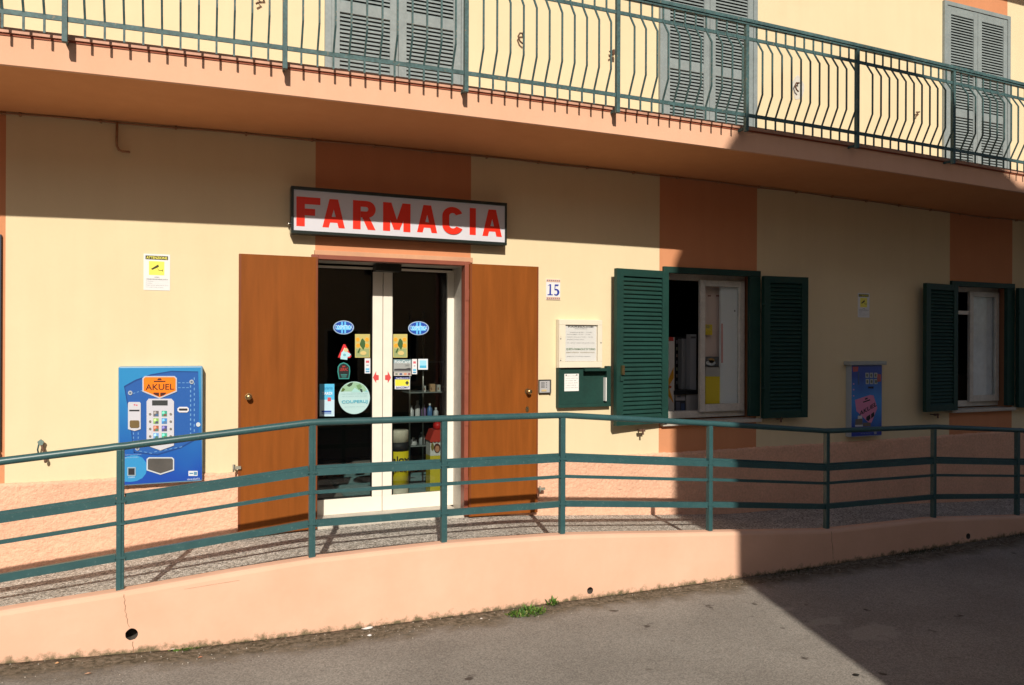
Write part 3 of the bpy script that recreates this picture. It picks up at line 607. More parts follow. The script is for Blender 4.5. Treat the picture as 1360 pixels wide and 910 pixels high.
o = flatset('sticker', 'large round pale green sticker with a nature picture on top', 'sticker', [(ell(470.3,528.4,21,21.6,40), fm(.42,.62,.64)), ([(451.5,520),(455,514),(460,510.5),(466,508),(470,507.5),(478,509),(484,512.5),(488,520)], fm(.28,.48,.33)), ([(460.5,512),(465,508.5),(469,508),(467,512),(463.5,514)], fm(.03,.06,.03)), ([(453,520.5),(455,515),(458.5,517),(456,520)], fm(.08,.14,.03)), ([(473,512),(478,510),(480.6,514),(476,518)], fm(.15,.30,.14)), ([(477,516),(481,517),(481.5,521),(479.5,521)], fm(.02,.05,.05)), ([(466,521),(471,515),(478,519.5),(479,521)], fm(.35,.62,.62)), ([(484,520.5),(486.5,518),(489,520.8)], fm(.25,.55,.6))], YS, 'stickers on the glass doors')
brandtext('TRATTAMENTI NATURALI', 453, 488, 522.2, 524.2, YS, fm(.22,.42,.45), o, .0, .0065)
brandtext('per la salute della famiglia', 454, 487.5, 525.2, 527.3, YS, fm(.22,.42,.45), o, .0, .0065)
brandtext('COUPERUJ', 453.5, 488, 531, 537, YS, fm(.06,.38,.52), o, .02, .0065)
brandtext('prodotti naturali', 458, 484, 539.3, 541, YS, fm(.25,.45,.5), o, 0, .0065)
o = flatset('sticker', 'tall bright blue and white opening hours sticker, lowest left on the glass', 'sticker', [(rect(424.5,510,444,553), fm(.10,.50,.80)), (rect(424.5,531,444,553), fm(.50,.70,.82)), (rect(435,528,439.5,533), fm(.65,.08,.10)), (rect(427,545.5,440,548), fm(.02,.07,.36)), (rect(427,549,440,550), fm(.10,.18,.45))], YS, 'stickers on the glass doors')
brandtext('orario', 430, 441.5, 513.5, 517.2, YS, fm(.02,.22,.48), o, 0, .005); brandtext('TARDI', 427.5, 441, 520.5, 524.6, YS, fm(.8,.85,.9), o, .02, .005)
for x0, y0, x1, y1, lab in ((484.3,476,491.8,496,'narrow white payment sticker on the left door beside the gap'), (547.2,477,553.8,497,'narrow white payment sticker between the grey card and the blue square')):
    flatset('sticker', lab, 'sticker', [(rect(x0,y0,x1,y1), fm(.72,.73,.76)), (rect(x0+1.6,y0+3,x1-1.6,y0+6), fm(.62,.12,.16)), (rect(x0+2.2,y0+8.6,x1-2.2,y0+9.6), fm(.2,.2,.3)), (rect(x0+1.2,y0+13,x1-1.2,y0+16), fm(.15,.5,.75)), (rect(x0+1.2,y0+17,x1-1.2,y0+18.5), fm(.03,.25,.5))], YS, 'stickers on the glass doors')
o = flatset('sticker', 'grey landscape card sticker with white title on the right door', 'sticker', [(rect(522.6,477.5,546.4,494), fm(.33,.35,.35)), (rect(522.8,477.6,546.2,482.5), fm(.20,.32,.36)), ([(523.5,492.5),(523.5,490),(530,489.6),(538,489.8),(543,488.6),(545.6,489),(545.6,492.5)], fm(.05,.05,.055)), (rect(523,494.4,546.2,499.2), fm(.50,.48,.46)), (rect(525,495.6,528,498), fm(.15,.2,.15)), (rect(530.5,495.8,534,498), fm(.05,.07,.2)), (rect(536.4,495.6,540,498), fm(.6,.25,.15)), (rect(541.6,495.6,545,498), fm(.25,.1,.12))], YS, 'stickers on the glass doors')
brandtext('FidoCard', 524, 544.6, 478.6, 482.8, YS, fm(.75,.8,.82), o, .02, .0065); brandtext('CARD', 537.5, 543.2, 484.2, 486.4, YS, fm(.08,.1,.1), o, 0, .0065)
flatset('sticker', 'small white square sticker with light blue centre', 'sticker', [(rect(555.3,476.8,568.2,491), fm(.66,.74,.80)), (rect(557.3,478.8,566.2,488.8), fm(.30,.66,.85)), (rect(557.3,485.6,566.2,488.8), fm(.07,.42,.66))], YS, 'stickers on the glass doors')
o = flatset('sticker', 'yellow payment sticker with a dark blue strip along its top', 'sticker', [(rect(524.3,501.2,544.2,517), fm(.66,.70,.74)), (rect(524.3,501,544,504), fm(.015,.035,.22)), (rect(524.8,504.2,543.6,512.6), fm(.70,.68,.06)), ([(538,508.6),(540.6,505.6),(543,508.6),(540.6,511.6)], fm(.05,.06,.04))], YS, 'stickers on the glass doors')
brandtext('PagoBancomat', 526, 542.5, 501.3, 503.6, YS, fm(.75,.78,.85), o, .01, .0055); brandtext('BANCOMAT', 526, 543, 513.2, 516.2, YS, fm(.02,.04,.25), o, .02, .0055)
# red arrows on the stiles
for pts, lab in (([(495.2,501.5),(499.6,493),(499.6,497.8),(503,498.5),(503,504.6),(499.6,505.2),(499.6,509)], 'red arrow sticker pointing left on the white door stile'), ([(519.4,501.5),(515,493),(515,497.8),(511.4,498.5),(511.4,504.6),(515,505.2),(515,509)], 'red arrow sticker pointing right on the white door stile')):
    flatset('arrow_sticker', lab, 'sticker', [(pts, fm(.62,.07,.07))], YG-.001, 'arrows on the door stiles')
# ------------------------------------------------------------------ things behind the glass
def cylx(px, py_top, py_bot, rad, Y, prof=None):
    x, zt = W(px, py_top, Y); _, zb2 = W(px, py_bot, Y); return x, zt, zb2
x, zt, zb2 = cylx(529, 571, 646, .1, .72); zb2 = -1.652
ds = thing('display_drum', (x,.72,zb2), 'white and yellow product drum standing just inside the glass door', 'display stand')
c_ = MB(); R_ = .105; c_.lathe(x, .72, [(R_,zb2),(R_,zb2+.17)], 28); c_.lathe(x, .72, [(R_,zt-.12),(R_,zt-.01),(R_*.96,zt)], 28); c_.build('drum', M['beige'], ds)
c_ = MB(); c_.lathe(x, .72, [(R_+.001,zb2+.17),(R_+.001,zt-.21)], 28); yb = c_.build('yellow_band', fm(.86,.70,.02), ds)
c_ = MB(); c_.lathe(x, .72, [(R_+.002,zt-.21),(R_+.002,zt-.12)], 28); c_.build('black_band', M['ink'], ds)
z1_ = W(525,617,.6)[1]
text('alox', x-.095, x+.09, W(528,615,.61)[1], W(528,606,.61)[1], .605, M['ink'], ds, bold=.02); text('plus', x-.085, x+.06, W(528,629,.61)[1], W(528,621,.61)[1], .605, M['ink'], ds, bold=.02)
x = W(579,600,.95)[0]
hs = thing('display_house', (x,.95,-1.652), 'house shaped display with red scalloped roof and yellow base inside the door', 'display stand')
f_ = lambda py: W(579, py, .95)[1]
a = MB(); a.box(x-.085, x+.085, .88, 1.04, -1.652, f_(604)); a.build('base', fm(.72,.60,.05), hs)
a = MB(); a.box(x-.085, x+.085, .88, 1.04, f_(604)+.001, f_(584)); a.disc(x-.01, f_(594), .035, .05, .872, .88, mi=1); a.disc(x-.01, f_(595), .024, .035, .868, .872, mi=2); a.disc(x+.055, f_(594), .022, .05, .872, .88, mi=3); a.disc(x-.062, f_(592), .016, .04, .872, .88, mi=3); a.build('panel', [M['paper'], fm(.10,.03,.02), fm(.6,.3,.18), fm(.25,.2,.05)], hs)
a = MB(); a.prism([(x-.095,f_(584)),(x+.095,f_(584)),(x+.06,f_(570)),(x-.05,f_(570))], .86, 1.05)
for k in range(5): a.disc(x-.076+.038*k, f_(584), .019, .016, .861, .88, 12)
a.build('roof', fm(.62,.06,.04), hs)
a = MB(); a.lathe(x+.01, .93, [(.02,f_(570)),(.05,f_(568)),(.045,f_(562)),(.015,f_(560))], 14); a.build('bow', fm(.65,.02,.02), hs)
# glass shelf unit with bottles
x0s, x1s = W(545,500,1.7)[0], W(592,500,1.7)[0]
sf = thing('glass_shelf', ((x0s+x1s)/2,1.8,-1.652), 'glass shelf unit with metal uprights inside the pharmacy', 'shelf')
a = MB()
for xx in (x0s, x0s+.16, x1s): a.tube([(xx,1.72,-1.652),(xx,1.72,.35)], .011, 8)
a.build('uprights', M['steel'], sf)
levels = [W(565,556,1.8)[1], W(565,590,1.8)[1], W(565,520,1.8)[1], W(565,480,1.8)[1]]
for zz in levels:
    b_ = MB(); b_.box(x0s-.02, x1s+.02, 1.7, 2.0, zz-.012, zz); b_.build('shelf', mat('shelf_glass', (.25,.28,.28), .2), sf)
bc = [(.6,.62,.65), (.7,.7,.72), (.25,.16,.35), (.08,.20,.45), (.5,.55,.6), (.45,.4,.35), (.65,.35,.12)]
def bottle(x, y, z, h, r, col, lab, seg=12):
    t = thing('bottle', (x,y,z), lab, 'bottle', 'bottles and jars on the glass shelves')
    b_ = MB(); b_.lathe(x, y, [(r*.95,z+.001),(r,z+.01),(r,z+h*.68),(r*.45,z+h*.8),(r*.4,z+h*.86)], seg); b_.build('bottle_body', fm(*col, rough=.3), t)
    b_ = MB(); b_.lathe(x, y, [(r*.45,z+h*.86),(r*.45,z+h)], seg); b_.build('cap', M['paper'], t)
names = ['pale grey bottle on the upper glass shelf, first from the left', 'tall white bottle on the upper glass shelf, second from the left', 'purple bottle standing on the glass shelf beside the white one', 'dark blue bottle on the glass shelf behind the door', 'grey bottle on the glass shelf, right of the blue one']
for i in range(5): bottle(x0s+.03+i*.075, 1.76, levels[0], (.16,.22,.17,.18,.13)[i], .03, bc[i], names[i])
for i, (lab, c0, h) in enumerate((('small white jar on the lower glass shelf', (.55,.55,.56), .09), ('orange jar on the lower glass shelf', (.65,.28,.06), .10), ('clear grey bottle on the lower glass shelf at the left', (.3,.32,.34), .15))):
    bottle(x0s+.06+(.0,.21,.1)[i], 1.76, levels[1], h, .038, c0, lab)
for i, (lab, c0) in enumerate((('white carton on the highest lit shelf, left one', (.6,.6,.58)), ('brown and cream carton on the shelf between two pale ones', (.55,.35,.2)), ('pale carton on the shelf at the right end', (.5,.5,.46)))):
    xx = x0s+.17+i*.085; b_ = MB(); b_.box(xx, xx+(.03,.06,.04)[i], 1.74, 1.8, levels[2]+.001, levels[2]+(.07,.09,.08)[i]); b_.box(xx+.006, xx+.02, 1.738, 1.74, levels[2]+.02, levels[2]+.05, 1)
    tag(b_.build('carton', [fm(*c0), fm(.3,.15,.1)], origin=(xx,1.74,levels[2])), lab, 'carton', 'cartons on the glass shelves')
# doormat
mt = thing('doormat', (2.2,1.6,-1.65), 'grey blue doormat with dark curved lettering inside the entrance', 'doormat')
a = MB(); a.box(1.55, 3.4, 1.1, 2.6, -1.65, -1.636); a.build('mat', mat('mat_fibre', (.22,.40,.42), .95, .2, 20, bump=.6, bs=200), mt)
a = MB()
for k, (cx, yy, rx, ry) in enumerate(((2.25,2.3,.35,.05),(2.3,2.0,.25,.06),(2.35,1.7,.45,.07),(2.9,2.15,.25,.05),(2.0,1.45,.25,.05))):
    n = 20; a.add([(cx+rx*math.cos(2*PI*q/n), yy+ry*math.sin(2*PI*q/n), -1.6345) for q in range(n)], [tuple(range(n))])
a.build('printed_motif', fm(.03,.035,.04), mt)
# things in the first window
def boxthing(name, lab, cat, px0, py0, px1, py1, Y, d, m1, extra=(), group=None):
    x0, z1 = W(px0, py0, Y); x1, z0 = W(px1, py1, Y); m_ = MB(); mats = [m1]; m_.box(x0, x1, Y, Y+d, z0, z1)
    for poly, mm in extra:
        if mm not in mats: mats.append(mm)
        m_.prism(P(poly, Y), Y-.002, Y-.0002, mats.index(mm))
    o = m_.build(name, mats, origin=(x0, Y, z0)); return tag(o, lab, cat, group)
boxthing('display_box', 'white display box with an orange swoosh behind the open window', 'display', 880, 448, 895.5, 546, .5, .2, fm(.72,.72,.72),
   [(rect(880,448,894.5,453), fm(.6,.06,.05)), ([(884,512),(896.5-2,488),(894.8,502),(888,513),(894.8,536),(884,521)], fm(.72,.36,.03)), (ell(888,514,4,2,10), fm(.5,.12,.03))])
boxthing('display_column', 'tall white column with glossy top behind the open window', 'display', 917, 444, 924.5, 519, .62, .08, fm(.62,.65,.70), [(rect(917.5,447,924,449.5), fm(.2,.2,.22))])
boxthing('display_column', 'slimmer grey column left of the taller white one', 'display', 905.5, 450, 911.5, 519, .75, .08, fm(.38,.40,.43))
boxthing('product_rack', 'dark product rack with small packets in the window', 'rack', 897, 447, 917, 520, .9, .15, fm(.05,.05,.055),
   [(rect(898+5*(i%4), 452+9*(i//4), 901.5+5*(i%4), 456.5+9*(i//4)), fm(*(.3+.1*((i*7)%3),.3+.08*((i*5)%3),.34+.05*((i*3)%3)))) for i in range(26)])
boxthing('shelf_board', 'black shelf board crossing the window display', 'shelf', 896, 519, 927, 523.5, .48, .3, fm(.02,.025,.03))
boxthing('cabinet', 'pale lower cabinet standing under the black shelf board', 'cabinet', 912, 524, 928, 546, .5, .2, fm(.55,.55,.56))
boxthing('carton_stack', 'white and dark cartons stacked at the left under the shelf board', 'carton', 897, 524, 911.5, 546, .52, .2, fm(.06,.07,.09), [(rect(897,524,910,532), fm(.5,.5,.54)), (rect(899,526,904,528), fm(.12,.3,.55)), (rect(898,534,903,546), fm(.16,.18,.26)), (rect(904.5,536,909,546), fm(.08,.13,.28))])
boxthing('wall_panel', 'pinkish panel with small prints behind the window pane', 'panel', 937, 372, 957.5, 502, .24, .04, fm(.78,.60,.54), [(rect(940,392,944,394), fm(.3,.12,.1)), (rect(951,392,955,394), fm(.3,.12,.1))])
boxthing('white_cabinet', 'tall white cabinet door behind the right half of the pane', 'cabinet', 957.5, 366, 988.5, 535, .152, .03, fm(.86,.88,.90), [(rect(957.8,430,960,482), fm(.72,.35,.33)), (rect(975,412,976.5,414), fm(.1,.1,.1))])
boxthing('yellow_bag', 'small yellow bag hanging behind the window pane', 'bag', 937, 431, 946, 445, .19, .03, fm(.80,.58,.03), [(ell(940,434,2.6,2.4,12), fm(.45,.36,.1))])
boxthing('yellow_bin', 'yellow bin with pale top standing behind the window pane', 'bin', 937, 500, 957, 536, .165, .06, fm(.84,.62,.02), [(rect(937,488,957,500), fm(.50,.47,.44))])
boxthing('counter_tray', 'dark counter strip with a round white plate behind the pane', 'tray', 937, 474, 957, 487, .20, .03, fm(.13,.13,.13), [(ell(944,482,6.4,3.6,14), fm(.6,.6,.6)), (ell(945,479,4,3.4,12), fm(.45,.26,.08))])
boxthing('dim_box', 'brown box on the floor of the second window opening', 'carton', 1269, 498, 1284, 540, .45, .2, fm(.12,.07,.045), [(rect(1269.4,500,1272,506), fm(.4,.38,.33))])
# ------------------------------------------------------------------ FARMACIA sign
YF_ = -.125
q = P([(386.8,248.6),(673.6,267.9),(672.6,324.2),(385.6,311.4)], YF_)
zt = (q[0][1]+q[1][1])/2; zb2 = (q[2][1]+q[3][1])/2; xa, xb = q[3][0]+.006, q[1][0]
sg = thing('shop_sign', ((xa+xb)/2,-.02,zb2), 'long white light box sign reading FARMACIA in red above the entrance', 'sign')
a = MB(); fw = .028
a.box(xa, xb, YF_, -.02, zt-fw, zt); a.box(xa, xb, YF_, -.02, zb2, zb2+fw); a.box(xa, xa+fw*.8, YF_+.0005, -.0205, zb2+fw, zt-fw); a.box(xb-fw*.7, xb, YF_+.0005, -.0205, zb2+fw, zt-fw)
a.build('frame', mat('black_sign_frame', (.015,.022,.02), .3), sg, bevel=.003)
a = MB(); a.box(xa+.01, xb-.01, YF_+.012, YF_+.03, zb2+.01, zt-.01); a.build('face', M['signwhite'], sg)
a = MB()
for xx in (xa+.3, xb-.3): a.box(xx-.02, xx+.02, -.0195, 0, zb2+.05, zt-.05)
a.tube([(xa-.02,-.05,zb2+.09),(xa,-.05,zb2+.09)], .012, 8)
a.build('brackets', M['steel'], sg)
LZ = lambda x, y: W(370+x/4.25, 230+y/4.25, YF_+.01)
def letter(polys, x0, x1, yt0, yb0):
    X0, Z1 = LZ(x0, yt0); X1, _ = LZ(x1, yt0); _, Z0 = LZ(x0, yb0); 
    m_ = MB()
    for poly in polys: m_.add([(X0+(X1-X0)*u, YF_+.0085, Z0+(Z1-Z0)*v) for u, v in poly], [tuple(range(len(poly)))])
    # outward orientation is fixed below
    return m_
def arc(cx, cy, rx, ry, a0, a1, n=12): return [(cx+rx*math.cos(a0+(a1-a0)*k/n), cy+ry*math.sin(a0+(a1-a0)*k/n)) for k in range(n+1)]
def strip(out, inn): return [[out[i], out[i+1], inn[i+1], inn[i]] for i in range(len(out)-1)]
A_ = [[(0,0),(.28,0),(.62,1),(.31,1)], [(.72,0),(1,0),(.69,1),(.38,1)], [(.24,.18),(.76,.18),(.70,.38),(.30,.38)]]
Fp = [[(0,0),(.35,0),(.35,1),(0,1)], [(.35,.76),(1,.76),(1,1),(.35,1)], [(.35,.38),(.78,.38),(.78,.61),(.35,.61)]]
Rp = [[(0,0),(.34,0),(.34,1),(0,1)], [(.40,.44),(.72,.44),(1,0),(.66,0)]]+strip([(.34,1)]+arc(.62,.71,.38,.29,PI/2,-PI/2)+[(.34,.42)], [(.34,.79)]+arc(.58,.71,.09,.08,PI/2,-PI/2)+[(.34,.63)])
Mp = [[(0,0),(.26,0),(.26,1),(0,1)], [(.74,0),(1,0),(1,1),(.74,1)], [(0,1),(.30,1),(.62,.06),(.40,.06)], [(1,1),(.70,1),(.38,.06),(.60,.06)]]
Cp = strip(arc(.5,.66,.5,.34,.12*PI,PI,14)+[(0,.34)]+arc(.5,.34,.5,.34,PI,1.88*PI,14), arc(.5,.66,.17,.12,.12*PI,PI,14)+[(.33,.34)]+arc(.5,.34,.17,.12,PI,1.88*PI,14))
Ip = [[(0,0),(1,0),(1,1),(0,1)]]
lets = MB(); off = 0
for pl, x0, x1, a, b in ((Fp,101,236,131,298), (A_,248,375,143,305), (Rp,420,548,152,315), (Mp,590,745,163,325), (A_,782,896,177,333), (Cp,924,1041,187,343), (Ip,1079,1114,196,348), (A_,1151,1261,202,354)):
    X0, Z1 = LZ(x0, a); X1, Z1b = LZ(x1, a); _, Z0 = LZ(x0, b)
    lm = MB()
    for k, poly in enumerate(pl):
        pts = [(X0+(X1-X0)*u, Z0+(Z1-Z0)*v) for u, v in poly]; ar = sum(pts[i][0]*pts[(i+1)%len(pts)][1]-pts[(i+1)%len(pts)][0]*pts[i][1] for i in range(len(pts)))
        if ar < 0: pts = pts[::-1]
        lm.add([(x, YF_+.0105-.0003*k, z) for x, z in pts], [tuple(range(len(pts)))])
    lm.build('letter', M['red'], sg)
# ------------------------------------------------------------------ vending machines
def on(px, py, Y): return W(px, py, Y)
YM = -.10
v1 = thing('vending_machine', (W(212,645)[0],-.05,W(212,645)[1]), 'sunlit blue wall vending machine with orange AKUEL badge and white keypad', 'vending machine')
x0, z1 = W(157,487,YM); x1, _ = W(269.5,487,YM); _, z0 = W(157,646,YM)
a = MB(); a.box(x0, x1, YM, -.001, z0, z1); a.build('case', [mat('blue_case', (.16,.34,.52), .35, .05, 3)], v1, bevel=.012)
def mp1(x, y, s=4.787, ox=140, oy=470): return (ox+x/s, oy+y/s)
def layer(name, polys, m_, Y, par, th=.0016):
    k = MB()
    for pl in polys: k.prism(P(pl, YM if par is v1 else Y+0), Y-th, Y, 0)
    return k.build(name, m_, par)
def zoomp(pts, s=4.787, ox=140, oy=470): return [(ox+x/s, oy+y/s) for x, y in pts]
def bluegrad(name, c1, c2, c3):
    m, nt, B, L = nodes(name); B.inputs['Roughness'].default_value = .3
    tc = N(nt, 'ShaderNodeTexCoord'); sx = N(nt, 'ShaderNodeSeparateXYZ'); L.new(tc.outputs['Generated'], sx.inputs[0])
    n1 = N(nt, 'ShaderNodeTexNoise', Scale=2.0, Detail=2); L.new(tc.outputs['Generated'], n1.inputs['Vector'])
    a = N(nt, 'ShaderNodeMath', operation='MULTIPLY_ADD'); L.new(n1.outputs[0], a.inputs[0]); a.inputs[1].default_value = .35; L.new(sx.outputs[2], a.inputs[2])
    cr = N(nt, 'ShaderNodeValToRGB'); e = cr.color_ramp; e.elements[0].position = .25; e.elements[0].color = (*c1,1); e.elements[1].position = 1.15 if False else 1; e.elements[1].color = (*c3,1); q = e.elements.new(.65); q.color = (*c2,1)
    L.new(a.outputs[0], cr.inputs[0]); L.new(cr.outputs[0], B.inputs['Base Color']); return m
pn = layer('front_panel', [zoomp([(86,90),(606,88),(614,800),(90,834)])], bluegrad('printed_blue', (.012,.07,.40), (.02,.15,.45), (.03,.25,.55)), YM, v1)
Y1 = YM-.0018
layer('pocket_print', [zoomp([(118,205),(190,165),(290,130),(420,108),(590,112),(596,300),(590,540),(480,600),(330,645),(180,630),(160,470),(140,330)])], fm(.015,.10,.38), Y1, v1, .0006)
layer('pocket_outline', [zoomp([(118,205),(190,165),(290,130),(420,108),(590,112),(590,118),(420,115),(292,138),(194,174),(122,214)]), zoomp([(118,205),(140,330),(160,470),(180,630),(187,628),(166,470),(147,330),(125,212)]), zoomp([(180,630),(330,645),(480,600),(590,540),(590,532),(476,592),(330,636),(184,622)])], fm(.008,.055,.24), Y1-.0007, v1, .0006)
layer('print_wave', [zoomp([(112,668),(130,655),(165,645),(200,645),(235,660),(258,690),(264,725),(258,760),(235,790),(200,808),(160,814),(112,812)])], fm(.03,.27,.58), Y1, v1, .0006)
Y2 = Y1-.0008
st = []
for k in range(12): st += [zoomp([(538,200+k*30),(545,200+k*30),(545,215+k*30),(538,215+k*30)]), zoomp([(562,150+k*33),(568,150+k*33),(568,166+k*33),(562,166+k*33)])]
for k in range(3): st += [zoomp([(462+k*26,182),(478+k*26,182),(478+k*26,186),(462+k*26,186)]), zoomp([(462+k*26,213),(478+k*26,213),(478+k*26,217),(462+k*26,217)]), zoomp([(176+k*24,250-k*8),(190+k*24,246-k*8),(190+k*24,250-k*8),(176+k*24,254-k*8)])]
for k in range(9): st += [zoomp([(215+k*32,628-abs(k-2)*6),(232+k*32,628-abs(k-2)*6-(4 if k > 2 else -2)),(232+k*32,632-abs(k-2)*6-(4 if k > 2 else -2)),(215+k*32,632-abs(k-2)*6)])]
for k in range(3): st += [zoomp([(176,500+k*26),(181,500+k*26),(181,514+k*26),(176,514+k*26)]), zoomp([(206,500+k*26),(211,500+k*26),(211,514+k*26),(206,514+k*26)])]
layer('stitching', st, fm(.14,.33,.62), Y2, v1, .0006)
rv_ = layer('rivet', [zoomp(ell(158,248,14,14,16))], fm(.40,.46,.54), Y2, v1, .006); layer('rivet_centre', [zoomp(ell(158,248,8,7,12))], fm(.12,.16,.24), Y2-.006, v1, .001); rv_ = layer('rivet', [zoomp(ell(548,178,14,14,16))], fm(.40,.46,.54), Y2, v1, .006); layer('rivet_centre', [zoomp(ell(548,178,8,7,12))], fm(.12,.16,.24), Y2-.006, v1, .001); rv_ = layer('rivet', [zoomp(ell(203,601,13,13,16))], fm(.40,.46,.54), Y2, v1, .006); layer('rivet_centre', [zoomp(ell(203,601,8,7,12))], fm(.12,.16,.24), Y2-.006, v1, .001); layer('lock', [zoomp(ell(590,449,14,14,16))], fm(.55,.62,.68), Y2, v1, .006)
layer('badge_border', [zoomp([(250,141),(440,141),(455,155),(455,240),(345,285),(235,240),(235,155)])], fm(.45,.50,.58), Y2, v1, .006)
Y3 = Y2-.006
bd = layer('badge', [zoomp([(254,148),(437,148),(447,158),(447,234),(345,276),(243,234),(243,158)])], fm(.90,.21,.004), Y3, v1, .001)
layer('badge_print', [zoomp([(308,171),(382,171),(382,179),(308,179)]), zoomp([(330,163),(338,155),(352,155),(358,163),(358,167),(330,167)]), zoomp([(305,246),(341,246),(341,270),(318,262),(305,254)]), zoomp([(349,246),(386,246),(384,254),(370,264),(349,270)])], fm(.07,.015,.01), Y3-.001, v1, .0006)
xa_, zz1 = W(*zoomp([(255,193)])[0], YM); xb_, _ = W(*zoomp([(436,193)])[0], YM); _, zz0 = W(*zoomp([(255,231)])[0], YM)
text('AKUEL', xa_, xb_, zz0, zz1, Y3-.001, fm(.07,.015,.01), v1, bold=.012)
layer('keypad', [zoomp([(275,285),(420,285),(436,302),(436,582),(350,613),(262,582),(262,302)])], fm(.56,.57,.64), Y2, v1, .008)
Y4 = Y2-.008
layer('keypad_screen', [zoomp([(297,295),(396,295),(396,328),(297,328)])], fm(.04,.045,.045), Y4, v1, .001)
kc = [(.14,.13,.13),(.05,.35,.25),(.25,.45,.12),(.05,.25,.6),(.4,.12,.06),(.08,.08,.3),(.15,.35,.7),(.05,.4,.3)]
for i in range(8):
    xx = 305 if i % 2 == 0 else 358; yy = 362+(i//2)*47
    k = MB(); k.prism(P(zoomp([(xx,yy),(xx+34,yy),(xx+34,yy+36),(xx,yy+36)]), YM), Y4-.001, Y4, 0); k.prism(P(zoomp([(xx+3,yy+6),(xx+16,yy+2),(xx+20,yy+16),(xx+4,yy+20)]), YM), Y4-.0016, Y4-.001, 1); k.prism(P(zoomp([(xx+18,yy+18),(xx+32,yy+20),(xx+30,yy+34),(xx+8,yy+33)]), YM), Y4-.0016, Y4-.001, 2)
    k.build('product_picture', [fm(*kc[i]), fm(*[min(1, c*2+.15) for c in kc[i]]), fm(*[c*.4+.05 for c in kc[(i+3)%8]])], v1)
for i in range(8):
    xx = 284 if i % 2 == 0 else 415; yy = 382+(i//2)*47
    k = MB(); k.prism(P(zoomp(ell(xx,yy,8,8,10)), YM), Y4-.005, Y4, 0); k.build('button', M['steel'], v1)
layer('coin_unit', [zoomp([(150,306),(218,306),(225,314),(225,478),(186,490),(144,478),(144,314)])], fm(.56,.57,.64), Y2, v1, .008)
layer('coin_slot', [zoomp([(152,355),(217,355),(217,365),(152,365)])], M['ink'], Y4, v1, .001)
layer('coin_print', [zoomp([(180,320),(190,318),(192,326),(182,330)]), zoomp([(193,325),(202,319),(206,331),(196,331)])], fm(.6,.15,.2), Y4, v1, .001)
layer('coin_return', [zoomp([(160,422),(210,422),(216,430),(216,462),(208,470),(162,470),(155,462),(155,430)])], M['brass'], Y4, v1, .004)
layer('note_slot_plate', [zoomp([(470,337),(520,337),(530,347),(530,362),(520,372),(470,372),(458,362),(458,347)])], fm(.70,.70,.75), Y2, v1, .006)
layer('note_slot', [zoomp([(470,347),(520,347),(523,354),(520,361),(470,361),(466,354)])], M['ink'], Y3, v1, .001)
layer('tray_border', [zoomp([(276,657),(425,657),(437,668),(437,740),(350,768),(262,740),(262,668)])], fm(.55,.60,.66), Y2, v1, .006)
layer('tray_flap', [zoomp([(280,664),(421,664),(429,672),(429,733),(350,759),(270,733),(270,672)])], mat('smoked_flap', (.11,.105,.10), .2, .2, 6), Y3, v1, .002)
layer('return_border', [zoomp([(140,720),(193,720),(193,775),(140,775)])], fm(.30,.42,.52), Y2, v1, .005)
layer('return_cup', [zoomp([(146,727),(186,727),(186,769),(146,769)])], M['ink'], Y2-.005, v1, .001)
layer('maker_label', [zoomp([(528,744),(586,744),(586,776),(528,776)])], fm(.66,.70,.76), Y2, v1, .001)
layer('maker_label_print', [zoomp([(562,750),(582,750),(582,770),(562,770)]), zoomp([(534,756),(558,756),(558,764),(534,764)])], fm(.10,.25,.42), Y2-.001, v1, .001)
def vt(s, x0, x1, y0, y1, m_, par=v1, Y=Y2, **k):
    a_, z_1 = W(*zoomp([(x0,y0)])[0], YM); b_, _ = W(*zoomp([(x1,y0)])[0], YM); _, z_0 = W(*zoomp([(x0,y1)])[0], YM); text(s, a_, b_, z_0, z_1, Y, m_, par, **k)
vt('www.akuel.it', 520, 600, 790, 803, fm(.6,.68,.8)); vt('Selezionare il prodotto', 116, 230, 640, 648, fm(.35,.55,.8)); vt('inserire le monete', 116, 210, 656, 664, fm(.35,.55,.8)); vt('resto', 147, 187, 780, 790, fm(.5,.65,.8))
# shaded machine
YV = -.085
v2 = thing('vending_machine', (W(1150,580)[0],-.04,W(1150,580)[1]), 'shaded narrow blue vending machine with tilted pink AKUEL badge and grey hood', 'vending machine')
zp = lambda pts: [(1115+x/7.91, 475+y/7.91) for x, y in pts]
x0, z1 = W(*zp([(125,80)])[0], YV); x1, z1b = W(*zp([(445,80)])[0], YV); z0 = W(*zp([(120,838)])[0], YV)[1]
a = MB(); a.box(x0, x1, YV, -.001, z0, z1); a.build('case', mat('pale_grey_case', (.42,.47,.52), .45, .06, 5), v2, bevel=.004)
a = MB(); a.box(x0-.04, x1+.05, YV-.03, -.001, z1, z1+.045); a.build('hood', mat('grey_hood', (.38,.41,.41), .5, .1, 8), v2, bevel=.006)
a = MB(); a.prism([(x0+.005,z0+.01),(x1-.003,z0+.01),(x1-.003,z1-.003),(x0+.005,z1-.003)], YV-.003, YV); a.build('front_panel', bluegrad('printed_blue_violet', (.025,.05,.34), (.04,.26,.72), (.02,.06,.34)), v2)
def l2(name, polys, m_, lift, th=.001):
    k = MB()
    for pl in polys: k.prism(P(zp(pl), YV), YV-.003-lift-th, YV-.003-lift, 0)
    return k.build(name, m_, v2)
l2('badge', [[(160,445),(320,392),(355,398),(395,530),(330,690),(300,680),(175,560)]], fm(.70,.24,.42), 0)
l2('badge_print', [[(243,463),(316,438),(319,450),(247,474)], [(262,430),(290,420),(294,434),(268,444)], [(280,622),(318,597),(322,640),(300,668),(276,652)], [(328,592),(360,570),(362,612),(330,640)]], M['ink'], .001)
xa_, zz0 = W(*zp([(205,615)])[0], YV); xb_, zz1 = W(*zp([(385,560)])[0], YV)
